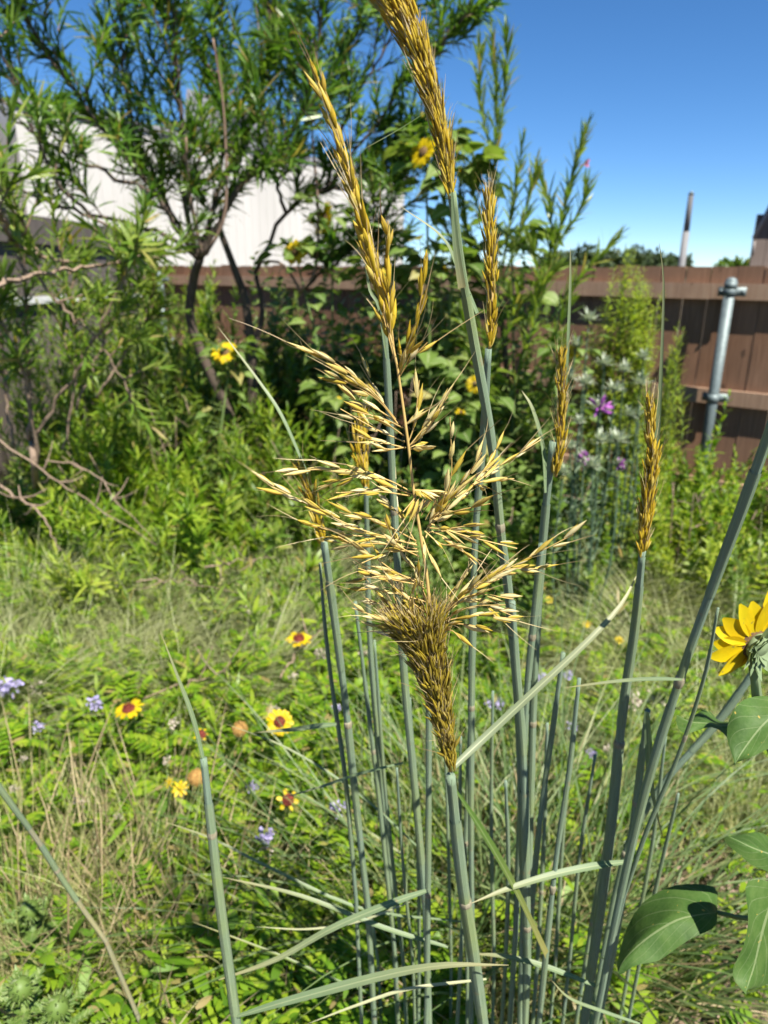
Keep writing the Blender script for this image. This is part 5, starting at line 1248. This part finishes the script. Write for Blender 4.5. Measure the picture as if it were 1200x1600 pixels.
def leaf_px(parent, eA, mid, eB, Yb, Yt, dA=0.0, dB=0.0, n=18, k=5, wave=.004):
    """leaf from its stalk end to its tip: edge A, midrib, edge B in pixels; dA, dB push the edges nearer or farther"""
    def ex(e, d):
        q = len(e); sm = np.array([(x, y) for x, y in e], float); s3 = smooth(np.c_[sm, np.zeros(q)], n)
        t = np.linspace(0, 1, n); return np.array([at_y(s3[i, 0], s3[i, 1], Yb + (Yt - Yb) * t[i] + d * math.sin(math.pi * min(1, .15 + .85 * t[i]))) for i in range(n)])
    a, c, b_ = ex(eA, dA), ex(mid, 0), ex(eB, dB)
    rows = []
    for i in range(n):
        r = [c[i] + (a[i] - c[i]) * s for s in np.linspace(1, 0, k)] + [c[i] + (b_[i] - c[i]) * s for s in np.linspace(0, 1, k)[1:]]
        rows.append(r)
    V = np.array(rows); m_ = V.shape[1]
    ss = np.linspace(-1, 1, m_)
    nr = unit(np.cross(c[-1] - c[0], a[n // 2] - b_[n // 2]))
    V = V + nr * (wave * np.sin(np.linspace(0, 9, n))[:, None, None] * (np.abs(ss) ** 2)[None, :, None]) + nr * (wave * .6 * np.sin(np.linspace(0, 14, n))[:, None, None] * ss[None, :, None])
    uv = np.stack(np.broadcast_arrays((ss * .5 + .5)[None], np.linspace(0, 1, n)[:, None]), -1)
    idx = np.arange(n * m_).reshape(n, m_); f = np.stack([idx[:-1, :-1], idx[:-1, 1:], idx[1:, 1:], idx[1:, :-1]], -1).reshape(-1, 4)
    b = MB(); b.add(V, uv, [f]); return b.build('leaf', M['bigleaf'], parent)
YS = .56
sb = at_y(1260, 1500, .62) * np.array([1, 1, 0])
t = thing('sunflower', 'sunflower on the right seen from behind with large heart shaped leaves', 'sunflower', sb)
b = MB()
hc = at_y(1177, 1005, YS)
stem = smooth([hc + (.0, -.0, -.012), at_y(1180, 1060, YS - .005), at_y(1190, 1120, YS + .01), at_y(1235, 1250, YS + .03), at_y(1262, 1420, YS + .05), at_y(1275, 1560, YS + .06), sb], 34)
tube(b, stem, [.0035, .0045, .0065, .008, .009], 9)
for pp in ([(1245, 1280), (1240, 1180), (1228, 1106)], [(1258, 1400), (1200, 1432), (1160, 1434), (1122, 1426)], [(1265, 1420), (1240, 1390), (1216, 1386)], [(1250, 1330), (1240, 1330), (1230, 1338)], [(1228, 1240), (1190, 1150), (1142, 1132)]):
    tube(b, path_px(pp, YS + .04, YS, 10), [.003, .0022], 6)
b.build('stem', M['sepal'], t)
leaf_px(t, [(1121, 1425), (1116, 1384), (1060, 1379), (1013, 1411), (978, 1457), (962, 1497), (966, 1519)], [(1121, 1425), (1090, 1430), (1060, 1437), (1030, 1453), (1000, 1475), (975, 1500), (966, 1519)], [(1121, 1425), (1113, 1443), (1082, 1468), (1038, 1499), (1015, 1505), (985, 1510), (966, 1519)], YS, YS - .03, .05, -.015)
leaf_px(t, [(1218, 1384), (1193, 1376), (1170, 1386), (1160, 1425), (1156, 1485), (1154, 1530), (1165, 1554)], [(1218, 1384), (1205, 1410), (1195, 1440), (1186, 1475), (1178, 1510), (1170, 1535), (1165, 1554)], [(1218, 1384), (1255, 1400), (1260, 1440), (1245, 1480), (1215, 1520), (1190, 1545), (1165, 1554)], YS - .02, YS - .08, .0, .03)
leaf_px(t, [(1232, 1338), (1222, 1310), (1200, 1308), (1170, 1304), (1150, 1303), (1137, 1306)], [(1232, 1338), (1210, 1336), (1190, 1330), (1170, 1322), (1150, 1312), (1137, 1306)], [(1232, 1338), (1215, 1366), (1195, 1364), (1170, 1350), (1148, 1328), (1137, 1306)], YS, YS - .03, .05, .0)
leaf_px(t, [(1230, 1104), (1205, 1088), (1165, 1092), (1144, 1106), (1141, 1145), (1148, 1195)], [(1230, 1104), (1210, 1116), (1190, 1135), (1172, 1158), (1158, 1178), (1148, 1195)], [(1230, 1104), (1242, 1130), (1220, 1158), (1190, 1174), (1166, 1187), (1148, 1195)], YS - .02, YS - .05, .02, .0)
leaf_px(t, [(1146, 1130), (1130, 1122), (1105, 1118), (1080, 1117), (1058, 1118)], [(1146, 1132), (1125, 1134), (1105, 1130), (1080, 1128), (1058, 1118)], [(1146, 1136), (1140, 1153), (1106, 1140), (1070, 1146), (1058, 1118)], YS + .02, YS - .01, .05, -.01)
# head seen from behind
axv = unit(np.array([-.42, .86, .10])); X = unit(np.cross(axv, [0, 0, 1.])); Yv = np.cross(X, axv)
b = MB(); n = 21; a = np.arange(n) * 6.283 / n + rnd(-.1, .1, n); Rd = X * np.cos(a)[:, None] + Yv * np.sin(a)[:, None]
strips(b, hc + Rd * .012, Rd + axv * rnd(-.05, .35, n)[:, None], -axv + rng.normal(size=(n, 3)) * .12, .034 * rnd(.85, 1.12, n), .0165 * rnd(.9, 1.15, n), rnd(-.2, .3, n), (.45, .75, .95, 1, .9, .6, .15), .2)
b.build('petals', M['yellow'], t)
b = MB(); ball(b, hc + axv * .004, .017, (1, 1, .45), 16, 9, axv); b.build('disk', M['brown_disk'], t)
b = MB()
for ring, (m_, rr, ll) in enumerate(((11, .006, .017), (13, .010, .019), (12, .003, .014))):
    a = np.arange(m_) * 6.283 / m_ + ring * .3; Rd = X * np.cos(a)[:, None] + Yv * np.sin(a)[:, None]
    strips(b, hc - axv * (.007 + .002 * (ring == 2)) + Rd * rr, Rd - axv * rnd(.1, .5, m_)[:, None], -axv + 0 * Rd, ll * rnd(.85, 1.15, m_), .0095, rnd(-.6, .2, m_), (.8, 1, .85, .5, .05), .25)
ball(b, hc - axv * .005, .013, (1, 1, .55), 12, 8, axv)
b.build('sepals', M['sepal'], t)
